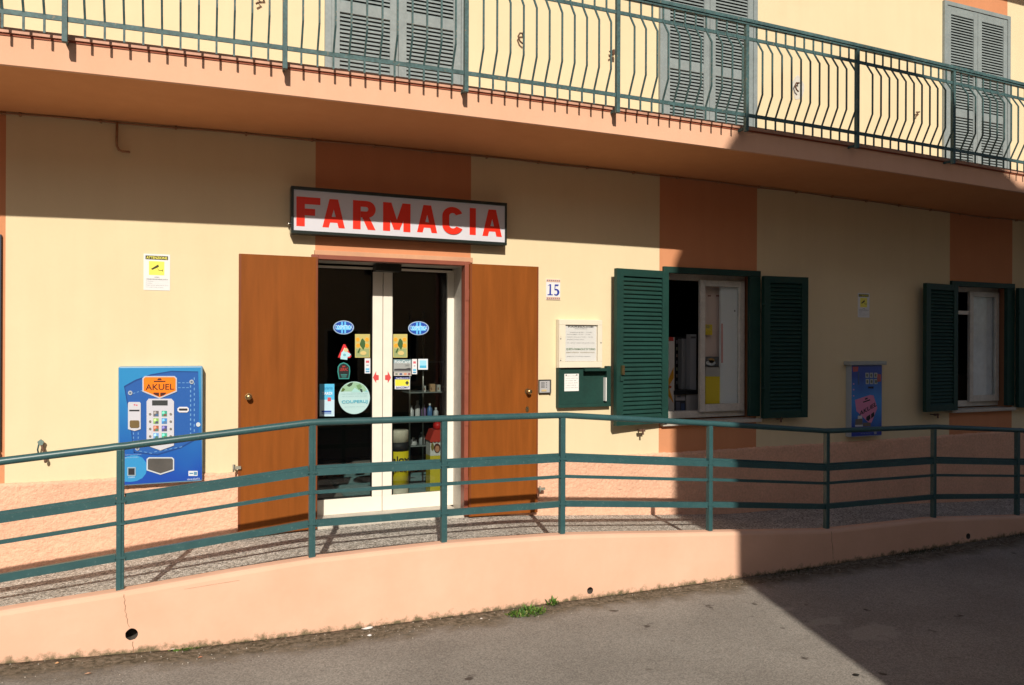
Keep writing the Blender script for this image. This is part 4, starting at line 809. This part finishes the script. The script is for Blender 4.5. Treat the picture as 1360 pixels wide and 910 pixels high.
text('AKUEL', xa_, xb_, zz0, zz1, YV-.0045, M['ink'], v2, bold=.02, shear=.115)
pk = [[(270+j*45+3*i, 160+i*66), (304+j*45+3*i, 160+i*66), (304+j*45+3*i, 212+i*66), (270+j*45+3*i, 212+i*66)] for j in range(3) for i in range(2)]
l2('pack_pictures', pk, fm(.45,.47,.42), 0); l2('pack_prints', [[(p[0][0]+9, p[0][1]+8), (p[1][0]-8, p[1][1]+14), (p[2][0]-10, p[2][1]-8), (p[3][0]+6, p[3][1]-16)] for p in pk], fm(.12,.14,.11), .001)
l2('small_badges', [[(135,95),(195,95),(190,145),(140,150)], [(395,170),(435,178),(432,250),(390,258)]], fm(.45,.10,.10), 0); l2('dispense_slot', [[(298,305),(356,303),(354,326),(298,324)]], M['ink'], 0)
l2('cartons_print', [[(165,648),(238,640),(240,705),(160,708)], [(245,685),(325,680),(325,722),(245,722)]], fm(.16,.13,.11), 0); l2('carton_tops', [[(190,612),(232,606),(236,640),(190,646)], [(160,708),(240,705),(242,722),(162,726)]], fm(.6,.6,.62), .001)
l2('small_marks', [[(140,270),(152,270),(152,284),(140,284)], [(140,330),(152,330),(152,344),(140,344)], [(140,396),(152,396),(152,408),(140,408)]], fm(.6,.3,.45), 0); l2('side_print', [[(190,150),(205,148),(205,285),(192,285)]], fm(.06,.10,.2), 0); l2('maker_mark', [[(360,768),(386,766),(386,802),(360,804)]], fm(.3,.33,.42), 0)
xa_, zz0 = W(*zp([(218,802)])[0], YV); xb_, zz1 = W(*zp([(340,788)])[0], YV); text('www.akuel.it', xa_, xb_, zz0, zz1, YV-.004, fm(.35,.4,.6), v2)
# ------------------------------------------------------------------ small wall fittings
def sign_cam(px0, py0, px1, py1, lab, skew=0):
    Y = -.003; x0, z1 = W(px0, py0, 0); x1, z1b = W(px1, py0+skew, 0); z0 = W(px0, py1, 0)[1]
    t = thing('camera_sign', (x0, 0, z0), lab, 'sign', 'video surveillance notices on the wall')
    a = MB(); a.box(x0, x1, Y, -.0002, z0, z1); a.build('plate', fm(.72,.73,.74), t)
    w_ = x1-x0; h_ = z1-z0; f_ = lambda u, v: (x0+u*w_, z0+v*h_)
    a = MB(); a.prism([f_(.07,.845),f_(.92,.845),f_(.92,.95),f_(.07,.95)], Y-.001, Y); a.build('black_strip', M['ink'], t)
    a = MB(); a.prism([f_(.20,.42),f_(.78,.42),f_(.78,.80),f_(.20,.80)], Y-.001, Y); a.build('yellow_square', M['pale_yellow'], t)
    a = MB(); a.prism([f_(.27,.585),f_(.33,.56),f_(.58,.65),f_(.55,.715)], Y-.002, Y-.001); a.prism([f_(.48,.62),f_(.51,.61),f_(.57,.545),f_(.70,.545),f_(.70,.52),f_(.72,.52),f_(.72,.58),f_(.70,.58),f_(.70,.56),f_(.58,.56)], Y-.002, Y-.001); a.build('camera_symbol', fm(.05,.045,.01), t)
    text('ATTENZIONE', *[v for v in (x0+.1*w_, x0+.89*w_)], z0+.862*h_, z0+.932*h_, Y-.001, M['pale_yellow'], t, bold=.02)
    text('AREA', x0+.40*w_, x0+.60*w_, z0+.35*h_, z0+.375*h_, Y, M['grey_ink'], t, bold=.03); text('VIDEOSORVEGLIATA', x0+.09*w_, x0+.92*w_, z0+.285*h_, z0+.318*h_, Y, M['grey_ink'], t, bold=.03)
    for i, s in enumerate(('Titolare: ____________', 'Finalita: _____________', 'Registrazione effettuata ai sensi', 'del codice sulla privacy')):
        text(s, x0+.09*w_, x0+(.93 if i < 3 else .75)*w_, z0+(.235-.055*i)*h_, z0+(.257-.055*i)*h_, Y, M['grey_ink'], t)
sign_cam(190.8, 336.8, 226, 385.2, 'white ATTENZIONE camera notice on the sunlit cream wall above the blue machine')
sign_cam(1139.2, 389, 1154.6, 421.6, 'white ATTENZIONE camera notice on the shaded wall right of the first window')
# house number tile
x0, z1 = W(725,370.5,0); x1, _ = W(743.8,371,0); _, z0 = W(725,398.3,0)
hn = thing('house_number', (x0,0,z0), 'ceramic house number 15 tile right of the door', 'house number')
a = MB(); a.box(x0, x1, -.008, -.0002, z0, z1); a.build('tile', fm(.74,.74,.76,rough=.2), hn, bevel=.002)
a = MB(); h_ = z1-z0
for zz in (z0+.003, z1-.003-h_*.13):
    a.box(x0+.003, x1-.003, -.0095, -.0081, zz, zz+h_*.13)
a.build('border', fm(.62,.42,.32), hn)
a = MB()
for r_ in (z0+h_*.075, z1-h_*.075):
    for k in range(7): cx = x0+.013+(x1-x0-.026)*k/6; a.prism([(cx-.006,r_),(cx,r_-.007),(cx+.006,r_),(cx,r_+.007)], -.0105, -.0096)
a.build('border_pattern', fm(.10,.08,.20), hn)
# serif digits
def dg(polys, m_):
    a = MB()
    for k, pl in enumerate(polys): a.prism([(x0+(x1-x0)*u, z0+h_*v) for u, v in pl], -.0095-.0003*k, -.0081)
    return a.build('digit', m_, hn)
dg([[(.22,.27),(.34,.27),(.34,.75),(.24,.75)], [(.10,.22),(.46,.22),(.46,.27),(.10,.27)], [(.10,.66),(.24,.70),(.34,.75),(.24,.75)]], M['blue_ink'])
five = strip([(.60,.48)]+arc(.70,.38,.22,.16,PI*.62,-PI*.75,16), [(.62,.44)]+arc(.68,.37,.10,.10,PI*.62,-PI*.75,16))
dg([[(.58,.48),(.63,.48),(.66,.75),(.60,.75)], [(.60,.67),(.84,.67),(.88,.75),(.60,.75)]]+five, M['blue_ink'])
# notice case
YN = -.075
x0, z1 = W(742.5,424,YN); x1, _ = W(800.5,427,YN); _, z0 = W(742.5,489,YN); zn0 = z0
nb = thing('notice_case', (x0,0,z0), 'beige glazed notice case holding a printed sheet', 'notice board')
a = MB(); a.box(x0-.0, x1, -.05, -.0005, z0, z1); a.box(x0+.003, x1-.003, YN, -.0505, z0+.003, z0+.062); a.box(x0+.003, x1-.003, YN, -.0505, z1-.055, z1-.003); a.box(x0+.003, x0+.075, YN, -.0505, z0+.0625, z1-.0555); a.box(x1-.055, x1-.003, YN, -.0505, z0+.0625, z1-.0555)
a.build('case', M['beige'], nb, bevel=.003)
a = MB(); a.box(x0+.078, x1-.062, -.054, -.0515, z0+.068, z1-.062); sheet = a.build('sheet', M['paper'], nb)
hz = [("FARMACIE", .10, .90, .945, .985, M['ink']), ("ORARIO DI APERTURA", .30, .70, .90, .925, M['grey_ink']), ("mattina 8.30 - 12.30", .15, .85, .80, .825, M['grey_ink']), ("pomeriggio 15.30 - 19.30", .06, .80, .74, .765, M['grey_ink']), ("sabato mattina 9.00 - 12.30", .06, .88, .67, .69, M['grey_ink']), ("domenica e festivi chiuso", .06, .60, .60, .62, M['grey_ink']), ("per urgenze rivolgersi alla guardia medica", .06, .94, .50, .525, M['grey_ink']), ("QUESTA FARMACIA E' DI TURNO", .04, .96, .30, .37, fm(.10,.20,.10)), ("servizio notturno", .04, .94, .23, .27, fm(.45,.40,.30)), ("telefono e indirizzo esposti", .06, .80, .12, .145, M['grey_ink'])]
sx0, sx1, sz0, sz1 = x0+.078, x1-.062, z0+.068, z1-.062
for s, u0, u1, v0, v1_, mm in hz: text(s, sx0+(sx1-sx0)*u0, sx0+(sx1-sx0)*u1, sz0+(sz1-sz0)*v0, sz0+(sz1-sz0)*v1_, -.0545, mm, nb, bold=.02 if mm is not M['grey_ink'] else .01)
a = MB(); a.box(x0+.0755, x1-.0555, YN+.008, YN+.011, z0+.0625, z1-.0555); a.build('pane', glass('case_glass', (.95,.95,.95)), nb)
a = MB()
for v in (.72, .28): a.box(x0+.012, x0+.03, YN-.005, YN, z0+(z1-z0)*v-.04, z0+(z1-z0)*v+.04); a.disc(x0+.02, z0+(z1-z0)*v-.06, .006, .006, YN-.001, YN, mi=1)
a.disc(x1-.02, z0+(z1-z0)*.52, .006, .006, YN-.002, YN, mi=1)
a.build('hinges', [M['beige'], M['ink']], nb)
# green letter box
YL = -.065
x0, z1 = W(742,489.5,YL); x1, _ = W(811.5,489,YL); z0 = W(742,542,YL)[1]; z1 = min(z1, zn0-.003)
lb = thing('letter_box', (x0,0,z0), 'dark green open fronted box with a pinned paper under the notice case', 'letter box')
a = MB(); t_ = .022; hh = z1-z0; ww = x1-x0
a.box(x0, x1, -.012, -.0005, z0, z1); a.box(x0, x1, YL, -.0125, z0, z0+t_*1.6); a.box(x0, x0+t_, YL, -.0125, z0+t_*1.6, z1)
a.box(x1-t_*2.2, x1, YL, -.0125, z0+t_*1.6, z1+.02); a.box(x0+ww*.47, x1-t_*2.2-.014, YL-.03, -.0125, z1-.03, z1-.003); a.box(x0+t_, x0+ww*.47, YL+.006, -.0125, z0+t_*1.6, z1-.012)  # forward lip over the niche is added to throw shade into it
a.build('box', M['green'], lb, bevel=.002)
a = MB(); a.box(x0+ww*.11, x0+ww*.38, YL+.002, YL+.0055, z0+hh*.42, z0+hh*.86); a.build('note', M['paper'], lb)
for i in range(6): text('avviso ai clienti della farmacia'[i*2:i*2+18], x0+ww*.13, x0+ww*(.36 if i % 2 else .33), z0+hh*(.80-.06*i), z0+hh*(.82-.06*i), YL+.0018, M['grey_ink'], lb)
a = MB(); a.tube([(x0+ww*.14,YL+.004,z0+hh*.83),(x0+ww*.14,YL-.004,z0+hh*.83)], .006, 8); a.tube([(x0+ww*.34,YL+.004,z0+hh*.83),(x0+ww*.34,YL-.004,z0+hh*.83)], .006, 8); a.build('pins', M['ink'], lb)
a = MB(); a.box(x1-t_*2.2-.012, x1-t_*2.2-.002, YL, -.0125, z0+hh*.14, z0+hh*.75); a.build('white_edge', M['paper'], lb)
a = MB(); a.box(x0+ww*.45+.001, x0+ww*.46+.002, YL+.008, -.0125, z0+t_*1.6, z1-.03); a.box(x0+ww*.16, x0+ww*.3, YL+.004, YL+.0078, z0+hh*.16, z0+hh*.17); a.build('flap_edge', M['green'], lb)
# intercom
x0, z1 = W(717,504.5,-.04); x1, _ = W(732.8,504.5,-.04); z0 = W(717,523,-.04)[1]
ic = thing('intercom', (x0,0,z0), 'small metal intercom with two buttons beside the right door leaf', 'intercom')
a = MB(); a.box(x0, x1, -.03, -.0005, z0, z1); a.build('housing', M['black'], ic, bevel=.003)
a = MB(); a.box(x0, x1-.02, -.036, -.0305, z0+.01, z1-.012); a.build('plate', mat('grey_steel_plate', (.42,.42,.43), .4), ic)
a = MB(); a.box(x0+.02, x0+.075, -.040, -.0365, z0+.022, z0+.04); a.build('name_button', fm(.55,.42,.22), ic)
a = MB()
for k in range(3): a.box(x0+.07, x0+.08, -.038, -.0365, z0+.06+.022*k, z0+.068+.022*k)
for k in range(5): a.box(x0+.015, x0+.055, -.038, -.0365, z0+.06+.012*k, z0+.064+.012*k)
a.build('speaker_grille', M['ink'], ic)
a = MB(); a.box(x1-.018, x1-.004, -.037, -.0305, z0, z1); a.build('trim', M['steel'], ic)
# bent pipe stub under balcony
pts = [W(155.5,162,-.03), W(155,188,-.03), W(155.3,194,-.03), W(157.5,199,-.03), W(162,201.3,-.03), W(169.5,201.8,-.03)]
a = MB(); a.tube([(x,-.03,z) for x, z in pts]+[(pts[-1][0]+.012,-.05,pts[-1][1]-.004)], .010, 8); a.tube([(pts[0][0],-.03,pts[1][1]+.01),(pts[0][0],0,pts[1][1]+.01)], .007, 6)
tag(a.build('pipe', mat('painted_pipe', (.36,.20,.11), .6, .2, 20), origin=(pts[0][0],-.03,pts[0][1])), 'thin rusty bent pipe stub hanging down the wall under the balcony', 'pipe')
# tap at the left
x, z = W(54.5,590,-.03); tp = thing('tap', (x,0,z), 'old painted garden tap on the cream wall behind the handrail', 'tap')
a = MB(); a.tube([(x,0,z+.0),(x,-.04,z)], .010, 10); a.prism([(x-.022,z+.022),(x,z+.04),(x+.022,z+.022),(x+.014,z-.005),(x-.013,z-.005)], -.055, -.035); a.build('valve', mat('patina', (.16,.24,.22), .6, .3, 40), tp)
a = MB(); a.tube([(x+.005,-.045,z),(x+.022,-.05,z-.06),(x+.032,-.05,z-.115)], .008, 8); a.lathe(x+.034, -.05, [(.008,z-.145),(.012,z-.13),(.010,z-.115)], 10); a.build('spout', M['rust'], tp)
a = MB(); a.tube([(x-.012,-.05,z+.0),(x-.02,-.05,z-.04),(x-.014,-.05,z-.07)], .006, 8); a.build('lever', mat('dark_teal_iron', (.03,.07,.07), .5), tp)
# shutter stops on the upper wall
for i, (px, py, lab) in enumerate(((345,0,'rusty shutter hook cut by the top edge, left of the first grey shutter'), (693,50,'rusty C shaped shutter hook right of the first grey shutter'), (813,71,'rusty shutter hook with white rag left of the second grey shutter'), (1060,115,'rusty shutter hook on a pale repaired patch of wall'), (1220,151,'rusty shutter hook left of the last grey shutter'))):
    x, z = W(px, py, -.05); a = MB()
    a.tube([(x+.03,0,z+.05),(x+.03,-.035,z+.05),(x-.015,-.04,z+.045),(x-.035,-.04,z+.01),(x-.015,-.04,z-.035),(x+.015,-.04,z-.055)] if i in (1,3) else [(x+.035,0,z+.03),(x+.035,-.035,z+.03),(x-.025,-.04,z+.02),(x+.005,-.04,z-.01),(x-.03,-.04,z-.035)], .009, 6)
    if i == 2: a.box(x-.005, x+.03, -.085, -.06, z-.015, z+.03)
    tag(a.build('shutter_hook', M['rust'], origin=(x,0,z)), lab, 'hook', 'shutter hooks on the upper wall')
x, z = W(1060,118,0); a = MB(); a.prism([(x-.07+.012*math.sin(k*2.1), 0) for k in range(0)] or [(x+.09*math.cos(t)*(1+.15*math.sin(3*t)), z+.14*math.sin(t)*(1+.15*math.cos(3*t+1))) for t in [2*PI*k/24 for k in range(24)]], -.003, -.0005)
tag(a.build('filler_patch', mat('filler', (.60,.58,.52), .9, .15, 25), bld if False else None, origin=(0,0,0)), 'pale filler patch around a hook on the upper wall', 'wall patch')
# ------------------------------------------------------------------ balcony railing
br = thing('balcony_railing', (3, -1.33, 1.9), 'weathered teal balcony railing with belly shaped balusters along the whole upper floor', 'railing')
YR = -1.33; Z0 = ZB+.19     # slab line
def cz(x): return Z0+camb(x)
X = frange(-4.9, 12.95, .35)
a = MB(); a.bar([(x, YR-.005, cz(x)+.955) for x in X], .055, .03); a.bar([(x, YR-.005, cz(x)+.930) for x in X], .035, .02); a.build('handrail', M['teal_old'], br)
a = MB(); a.bar([(x, YR, cz(x)+.80) for x in X], .012, .03); a.build('upper_rail', M['teal_old'], br)
a = MB(); a.bar([(x, YR, cz(x)+.095) for x in X], .012, .032); a.build('lower_rail', M['teal_old'], br)
posts = [2.0+1.365*k for k in range(-5, 9)]
def proto_part(name, mb, m_): 
    return mb.build(name, m_, br)
a = MB(); a.box(-.016, .016, YR-.02, YR+.02, -.055, .94); pm = None
b_ = MB(); b_.v = [(p[0]+3, p[1], p[2]+1.9) for p in a.v]; b_.f = a.f; b_.m = a.m; b_.sm = a.sm
p0 = b_.build('post', M['teal_old'], br, bevel=.002)
a = MB(); a.box(3-.006, 3+.006, YR+.019, YF+.002, 1.9-.035, 1.9-.012); k0 = a.build('bracket', M['teal_old'], p0)
for i, x in enumerate(posts):
    if i == 0: p = p0; kk = k0
    else: p = p0.copy(); C.objects.link(p); p.parent = br; kk = k0.copy(); C.objects.link(kk); kk.parent = p
    p.location = (x-3, 0, cz(x)-1.9)
path = [(YR,-.01), (YR,.105), (YR-.085,.275), (YR-.085,.665), (YR-.005,.795), (YR-.005,.93)]
a = MB(); a.bar([(3, y, z+1.9) for y, z in path], .0135, .012); b0 = a.build('baluster', M['teal_old'], br)
first = True; bx = [a_+1.365/12*k for a_ in posts[:-1] for k in range(1, 12)]
bx = sorted(sorted(bx, key=lambda x: abs(x-4.0))[:98])
for x in bx:
    if first: p = b0; first = False
    else: p = b0.copy(); C.objects.link(p); p.parent = br
    p.location = (x-3, 0, cz(x)-1.9)
# ------------------------------------------------------------------ ramp railing
rr = thing('ramp_railing', (3, YC+.06, -1.6), 'teal tubular handrail with flat bars following the ramp along the low wall', 'railing')
YP = YC+.065
RAIL = [(-6,-1.12),(-3,-.90),(-1.08,-.725),(-.40,-.664),(.70,-.553),(.95,-.548),(1.79,-.568),(2.79,-.575),(4.2,-.705),(5.6,-.838),(7.02,-.85),(8.28,-.963),(9.6,-1.02),(14,-1.06)]
RX = [W(px, 650, YP)[0] for px in (160, 414.5, 589.5, 746.5, 942.5, 1098, 1240, 1351)]
RZ = [W(px, py, YP)[1] for px, py in ((160,593),(414.5,561),(589.5,556),(746.5,551.5),(942.5,562.5),(1098,572.5),(1240,567),(1351,571.5))]
BZ = [W(px, py, YP)[1] for px, py in ((160,786),(414.5,741),(589.5,722.5),(746.5,710),(942.5,705.5),(1098,701),(1240,685.5),(1351,683))]
s0 = (RZ[1]-RZ[0])/(RX[1]-RX[0])
RX = [RX[0]-2.8, RX[0]-1.4]+RX+[RX[-1]+1.3, RX[-1]+2.6]; RZ = [RZ[0]-2*1.4*.09, RZ[0]-1.4*.09]+RZ+[RZ[-1]-.10, RZ[-1]-.18]
rz = lambda x: lerp_tab(list(zip(RX, RZ)), x)
def smooth(off):
    out = []
    for i, x in enumerate(RX):
        if i in (0, len(RX)-1): out.append((x, YP, RZ[i]+off)); continue
        for d in (-.07, -.035, 0, .035, .07):
            zl = rz(x+d); z = zl if abs(d) == .07 else (rz(x-.07)+rz(x+.07)+2*rz(x))/4*(1 if d == 0 else .5)+(0 if d == 0 else .5*zl)
            out.append((x+d, YP, z+off))
    return out
a = MB(); a.tube(smooth(0), .0245, 14); a.build('handrail', M['teal'], rr)
for i in range(len(RX)-1):
    xa, xb = RX[i]+.024, RX[i+1]-.024; za, zc = RZ[i], RZ[i+1]
    a = MB(); a.bar([(xa,YP,za-.345),(xb,YP,zc-.345)], .028, .048); a.bar([(xa,YP+.022,za-.313),(xb,YP+.022,zc-.313)], .014, .020); a.build('rail', M['teal'], rr)
    a = MB(); a.bar([(xa,YP,za-.485),(xb,YP,zc-.485)], .018, .024); a.build('thin_rail', M['teal'], rr)
    a = MB(); a.bar([(xa,YP,za-.70),(xb,YP,zc-.70)], .028, .048); a.build('rail', M['teal'], rr)
for x, z in zip(RX, RZ):
    a = MB(); zb3 = top(x)-.01; a.box(x-.022, x+.006, YP-.022, YP+.022, zb3, z-.02); a.box(x+.0065, x+.022, YP-.016, YP+.022, zb3, z-.02)
    po = a.build('post', M['teal'], rr, bevel=.0015)
    for dz in (.345, .485, .70):
        a = MB(); a.box(x-.032, x+.032, YP-.0245, YP-.0225, z-dz-.008, z-dz+.008); a.tube([(x-.028,YP-.02,z-dz),(x-.028,YP-.031,z-dz)], .005, 6)
        a.build('clamp', M['teal'], po)
# ------------------------------------------------------------------ weeds, moss, litter
def onroad(px, py):
    u = (px-680)/F; v = (455-py)/F; u, v = u*math.cos(ROLL)-v*math.sin(ROLL), u*math.sin(ROLL)+v*math.cos(ROLL)
    t = -2.06/v; x = (u*cy_+sy_)*t
    for _ in range(3): t = road(x)/v; x = (u*cy_+sy_)*t
    return x, -7+(cy_-u*sy_)*t
def weed(cx, cyy, rad, n, hmax, cols, name, lab, flatness=.5, ry=.4):
    m_ = MB()
    for k in range(n):
        a_ = random.uniform(0, 2*PI); rr_ = rad*random.random()**.6; bx_, by = cx+rr_*math.cos(a_), cyy+ry*rr_*math.sin(a_); bz = road(bx_)-.002
        h = hmax*random.uniform(.3, 1)*(1.1-rr_/rad*.6); d = Vector((random.uniform(-1,1), random.uniform(-1,.6), random.uniform(.3,1.4))).normalized(); L_ = h; wd = random.uniform(.004,.011)
        s_ = d.cross(Vector((0,0,1))).normalized()*wd; p0_ = Vector((bx_, min(by, YC-.02), bz)); p1 = p0_+d*L_*.5+s_; p2 = p0_+d*L_+Vector((0,0,-.25*L_)); p3 = p0_+d*L_*.5-s_
        up = Vector((0,0,h*random.uniform(0,.5)))
        m_.add([p0_, p1+up*.6, p2+up, p3+up*.6], [(0,1,2,3)], random.randrange(len(cols)))
    o = m_.build(name, cols, origin=(cx, cyy, road(cx))); return o
gm = [mat('leaf_green%d' % i, c, .6, .2, 30) for i, c in enumerate(((.075,.17,.02), (.11,.22,.03), (.04,.10,.018), (.19,.21,.06)))]
wx, wy = onroad(700, 815); wy = min(wy, YC-.09)
tag(weed(wx, wy, .16, 330, .075, gm, 'weed', '', ry=.45), 'bright green weed clump growing at the foot of the low wall', 'weed')
wx2, wy2 = onroad(735, 800); tag(weed(wx2-.03, YC-.05,   .06, 40, .09, gm, 'weed', '', ry=.3), 'upright weed sprig at the foot of the low wall beside the clump', 'weed')
wx, wy = onroad(245, 862); tag(weed(wx, min(wy, YC-.03), .10, 110, .02, gm, 'moss', '', ry=.25), 'small green moss patch on the road below the blue machine', 'moss')
ms = MB(); mcol = [mat('dry_moss%d' % i, c, .9, .2, 40) for i, c in enumerate(((.10,.085,.035), (.055,.06,.02), (.15,.125,.07), (.035,.05,.015)))]
x = -1.3
while x < 11:
    dens = .5+.5*noise.noise(Vector((x*1.3, 7, 0))); more = 1.0 if x < 4.6 else 2.2
    for k in range(int(14*max(0, dens-.45)*more)):
        bx_ = x+random.uniform(0,.03); by = YC-.012-abs(random.gauss(0,.02))*more; bz = road(bx_)-.004; h = random.uniform(.004,.020)*(1+.6*(more-1))
        d = Vector((random.uniform(-.7,.7), random.uniform(-.8,.1), 1)).normalized(); s_ = Vector((random.uniform(.002,.006),0,0)); p_ = Vector((bx_, by, bz))
        ms.add([p_-s_, p_+s_, p_+d*h], [(0,1,2)], random.choice([0,0,1,2,3] if x < 5 else [0,1,1,3]))
    x += .012
tag(ms.build('moss_and_dry_grass', mcol), 'dry moss and stubble along the foot of the low wall', 'moss', kind='stuff')
for i, (px, py, s_, lab, c0) in enumerate(((488,835.5,.045,'larger white scrap of paper on the road near the low wall',(.75,.75,.74)), (491,845,.02,'tiny white scrap of paper below the larger one',(.7,.7,.7)), (639,823,.014,'white crumb of paper in the gutter dirt',(.7,.65,.6)), (76,882,.014,'small orange leaf fragment at the lower left',(.55,.28,.12)), (117,896,.022,'dry brown leaf on the road at the bottom left',(.5,.30,.2)), (1137,897.5,.03,'dark flat leaf on the road near the shadow edge',(.02,.018,.015)), (229,864,.02,'pale paper scrap beside the moss patch',(.6,.5,.42)), (266,874,.014,'reddish leaf fragment on the road',(.45,.2,.12)))):
    x, y = onroad(px, py); a = MB(); pts = [(x+s_*math.cos(t)*random.uniform(.6,1.1), y+s_*.6*math.sin(t)*random.uniform(.5,1.1), road(x)+.004+random.uniform(0,.006)) for t in [2*PI*k/7 for k in range(7)]]
    a.add(pts+[(x, y, road(x)+.014)], [(k, (k+1)%7, 7) for k in range(7)]); tag(a.build('litter', fm(*c0), origin=(x,y,road(x))), lab, 'litter', 'litter on the road')
gr = MB(); pm_ = [fm(.30,.26,.21), fm(.12,.10,.085), fm(.42,.38,.32)]
for k in range(900):
    x = random.uniform(-1.3, 10); y = YC-.02-abs(random.gauss(0,.22)); s_ = random.uniform(.002,.006); z = road(x)
    c_ = [(x+s_*math.cos(t+k), y+s_*math.sin(t+k), z-.001) for t in (0,1.6,3.1,4.7)]; gr.add(c_+[(x,y,z+s_*1.1)], [(0,1,4),(1,2,4),(2,3,4),(3,0,4)], random.randrange(3))
tag(gr.build('grit', pm_), 'loose grit scattered in the gutter', 'grit', kind='stuff')
# ------------------------------------------------------------------ street opposite (casts the big shadow, reflects in the glass)
TA, TE = .285, .645
Y0_ = -10.0
uv = [(4.87,-8.4),(4.87,.86),(4.95,1.04),(5.12,1.28),(5.39,1.58),(5.75,1.78),(6.5,2.04),(7.15,2.04),(7.84,1.68),(8.88,1.10),(9.0,1.03),(9.0,-8.4)]
hp = [(u+TA*Y0_, v-TE*Y0_) for u, v in uv]
ho = thing('house', (6, -13, -2.05), 'tall gabled house across the street standing behind the viewer', 'house')
a = MB(); a.prism(hp, Y0_-9, Y0_); a.build('wall', plaster('ochre_render', (.58,.48,.34), (.52,.43,.30)), ho)
a = MB(); rx0 = hp[1][0]; ridge = hp[3:5]
for k_ in range(1, 10): a.add([(hp[k_][0],Y0_,hp[k_][1]+.003),(hp[k_+1][0],Y0_,hp[k_+1][1]+.003),(hp[k_+1][0],Y0_-9,hp[k_+1][1]+.003),(hp[k_][0],Y0_-9,hp[k_][1]+.003)], [(0,1,2,3)])
a.build('roof', mat('old_tiles', (.25,.11,.07), .8, .3, 10), ho)
def winrow(par, xs_, zs_, y, w_, h_):
    for xx in xs_:
        for zz in zs_:
            a = MB(); a.box(xx, xx+w_, y, y+.04, zz, zz+h_); o = a.build('window', M['white_old'], par)
            a = MB(); a.box(xx+.06, xx+w_-.06, y+.04, y+.045, zz+.06, zz+h_-.06); a.build('pane', flat('dark_pane', (.02,.025,.03), .1), o)
winrow(ho, (2.9, 4.3, 5.5), (-1.0, 1.8, 4.4), Y0_+.002, .8, 1.3)
a = MB(); xr = hp[-1][0]; h2 = thing('house', (12, -13, -2.05), 'lower plain house joined to the gabled one across the street', 'house')
a.box(xr+.01, xr+12, Y0_-9, Y0_-.05, -2.3, .93-TE*Y0_); a.build('wall', plaster('grey_render', (.52,.48,.42), (.46,.42,.37)), h2)
a = MB(); a.box(xr+.01, xr+12.2, Y0_-9.2, Y0_, .93-TE*Y0_+.003, 1.02-TE*Y0_); a.build('roof', mat('old_tiles2', (.25,.11,.07), .8, .3, 10), h2); winrow(h2, (8, 10.4, 12.8), (-1.0, 2.0), Y0_-.048, .9, 1.4)
h3 = thing('house', (-8, -20, -2.05), 'low pale house across the street to the left of the gabled one', 'house')
a = MB(); a.box(-22, .5, -26, -17, -2.3, 5.4); a.build('wall', plaster('dull_render', (.50,.46,.40), (.44,.40,.35)), h3)
a = MB(); a.box(-22.3, .8, -26.3, -16.7, 5.403, 5.6); a.build('roof', mat('old_tiles3', (.25,.11,.07), .8, .3, 10), h3); winrow(h3, (-16, -12, -8, -4), (-1.0, 1.6), -16.998, 1.0, 1.2)
# ------------------------------------------------------------------ light, sky, camera
AZ = math.atan(TA); dvec = Vector((math.sin(AZ), math.cos(AZ), -TE*math.cos(AZ)))
su = bpy.data.lights.new('sun', 'SUN'); su.energy = 4.8; su.angle = math.radians(.53); su.color = (1,.915,.79)
so = bpy.data.objects.new('sun', su); C.objects.link(so); so.rotation_euler = dvec.to_track_quat('-Z', 'Y').to_euler(); so.location = (-5,-15,10)
wd = bpy.data.worlds.new('World'); sc.world = wd; wd.use_nodes = True; nt = wd.node_tree; bg = nt.nodes['Background']
sky = nt.nodes.new('ShaderNodeTexSky'); sky.sky_type = 'NISHITA'; sky.sun_disc = False; sky.sun_elevation = math.atan2(TE*math.cos(AZ), 1.0)
sky.sun_rotation = math.atan2(-dvec.x, -dvec.y); sky.air_density = 1.0; sky.dust_density = 1.5
nt.links.new(sky.outputs[0], bg.inputs[0]); bg.inputs[1].default_value = .062
cam = bpy.data.cameras.new('camera'); co = bpy.data.objects.new('camera', cam); C.objects.link(co)
cam.sensor_width = 36; cam.lens = F/1360*36; cam.clip_start = .05; cam.clip_end = 1000
Rv = Vector((cy_, -sy_, 0)); Fv = Vector((sy_, cy_, 0)); Uv = Vector((0,0,1))
r_ = Rv*math.cos(ROLL)+Uv*math.sin(ROLL); u_ = Uv*math.cos(ROLL)-Rv*math.sin(ROLL); b_ = -Fv
mw = Matrix(((r_.x,u_.x,b_.x,0),(r_.y,u_.y,b_.y,-7.0),(r_.z,u_.z,b_.z,0),(0,0,0,1)))
co.matrix_world = mw; sc.camera = co
sc.render.engine = 'CYCLES'; sc.cycles.max_bounces = 8; sc.cycles.transparent_max_bounces = 16
sc.view_settings.view_transform = 'Standard'; sc.view_settings.look = 'None'; sc.view_settings.exposure = 0; sc.view_settings.gamma = 1; sc.view_settings.use_curve_mapping = False
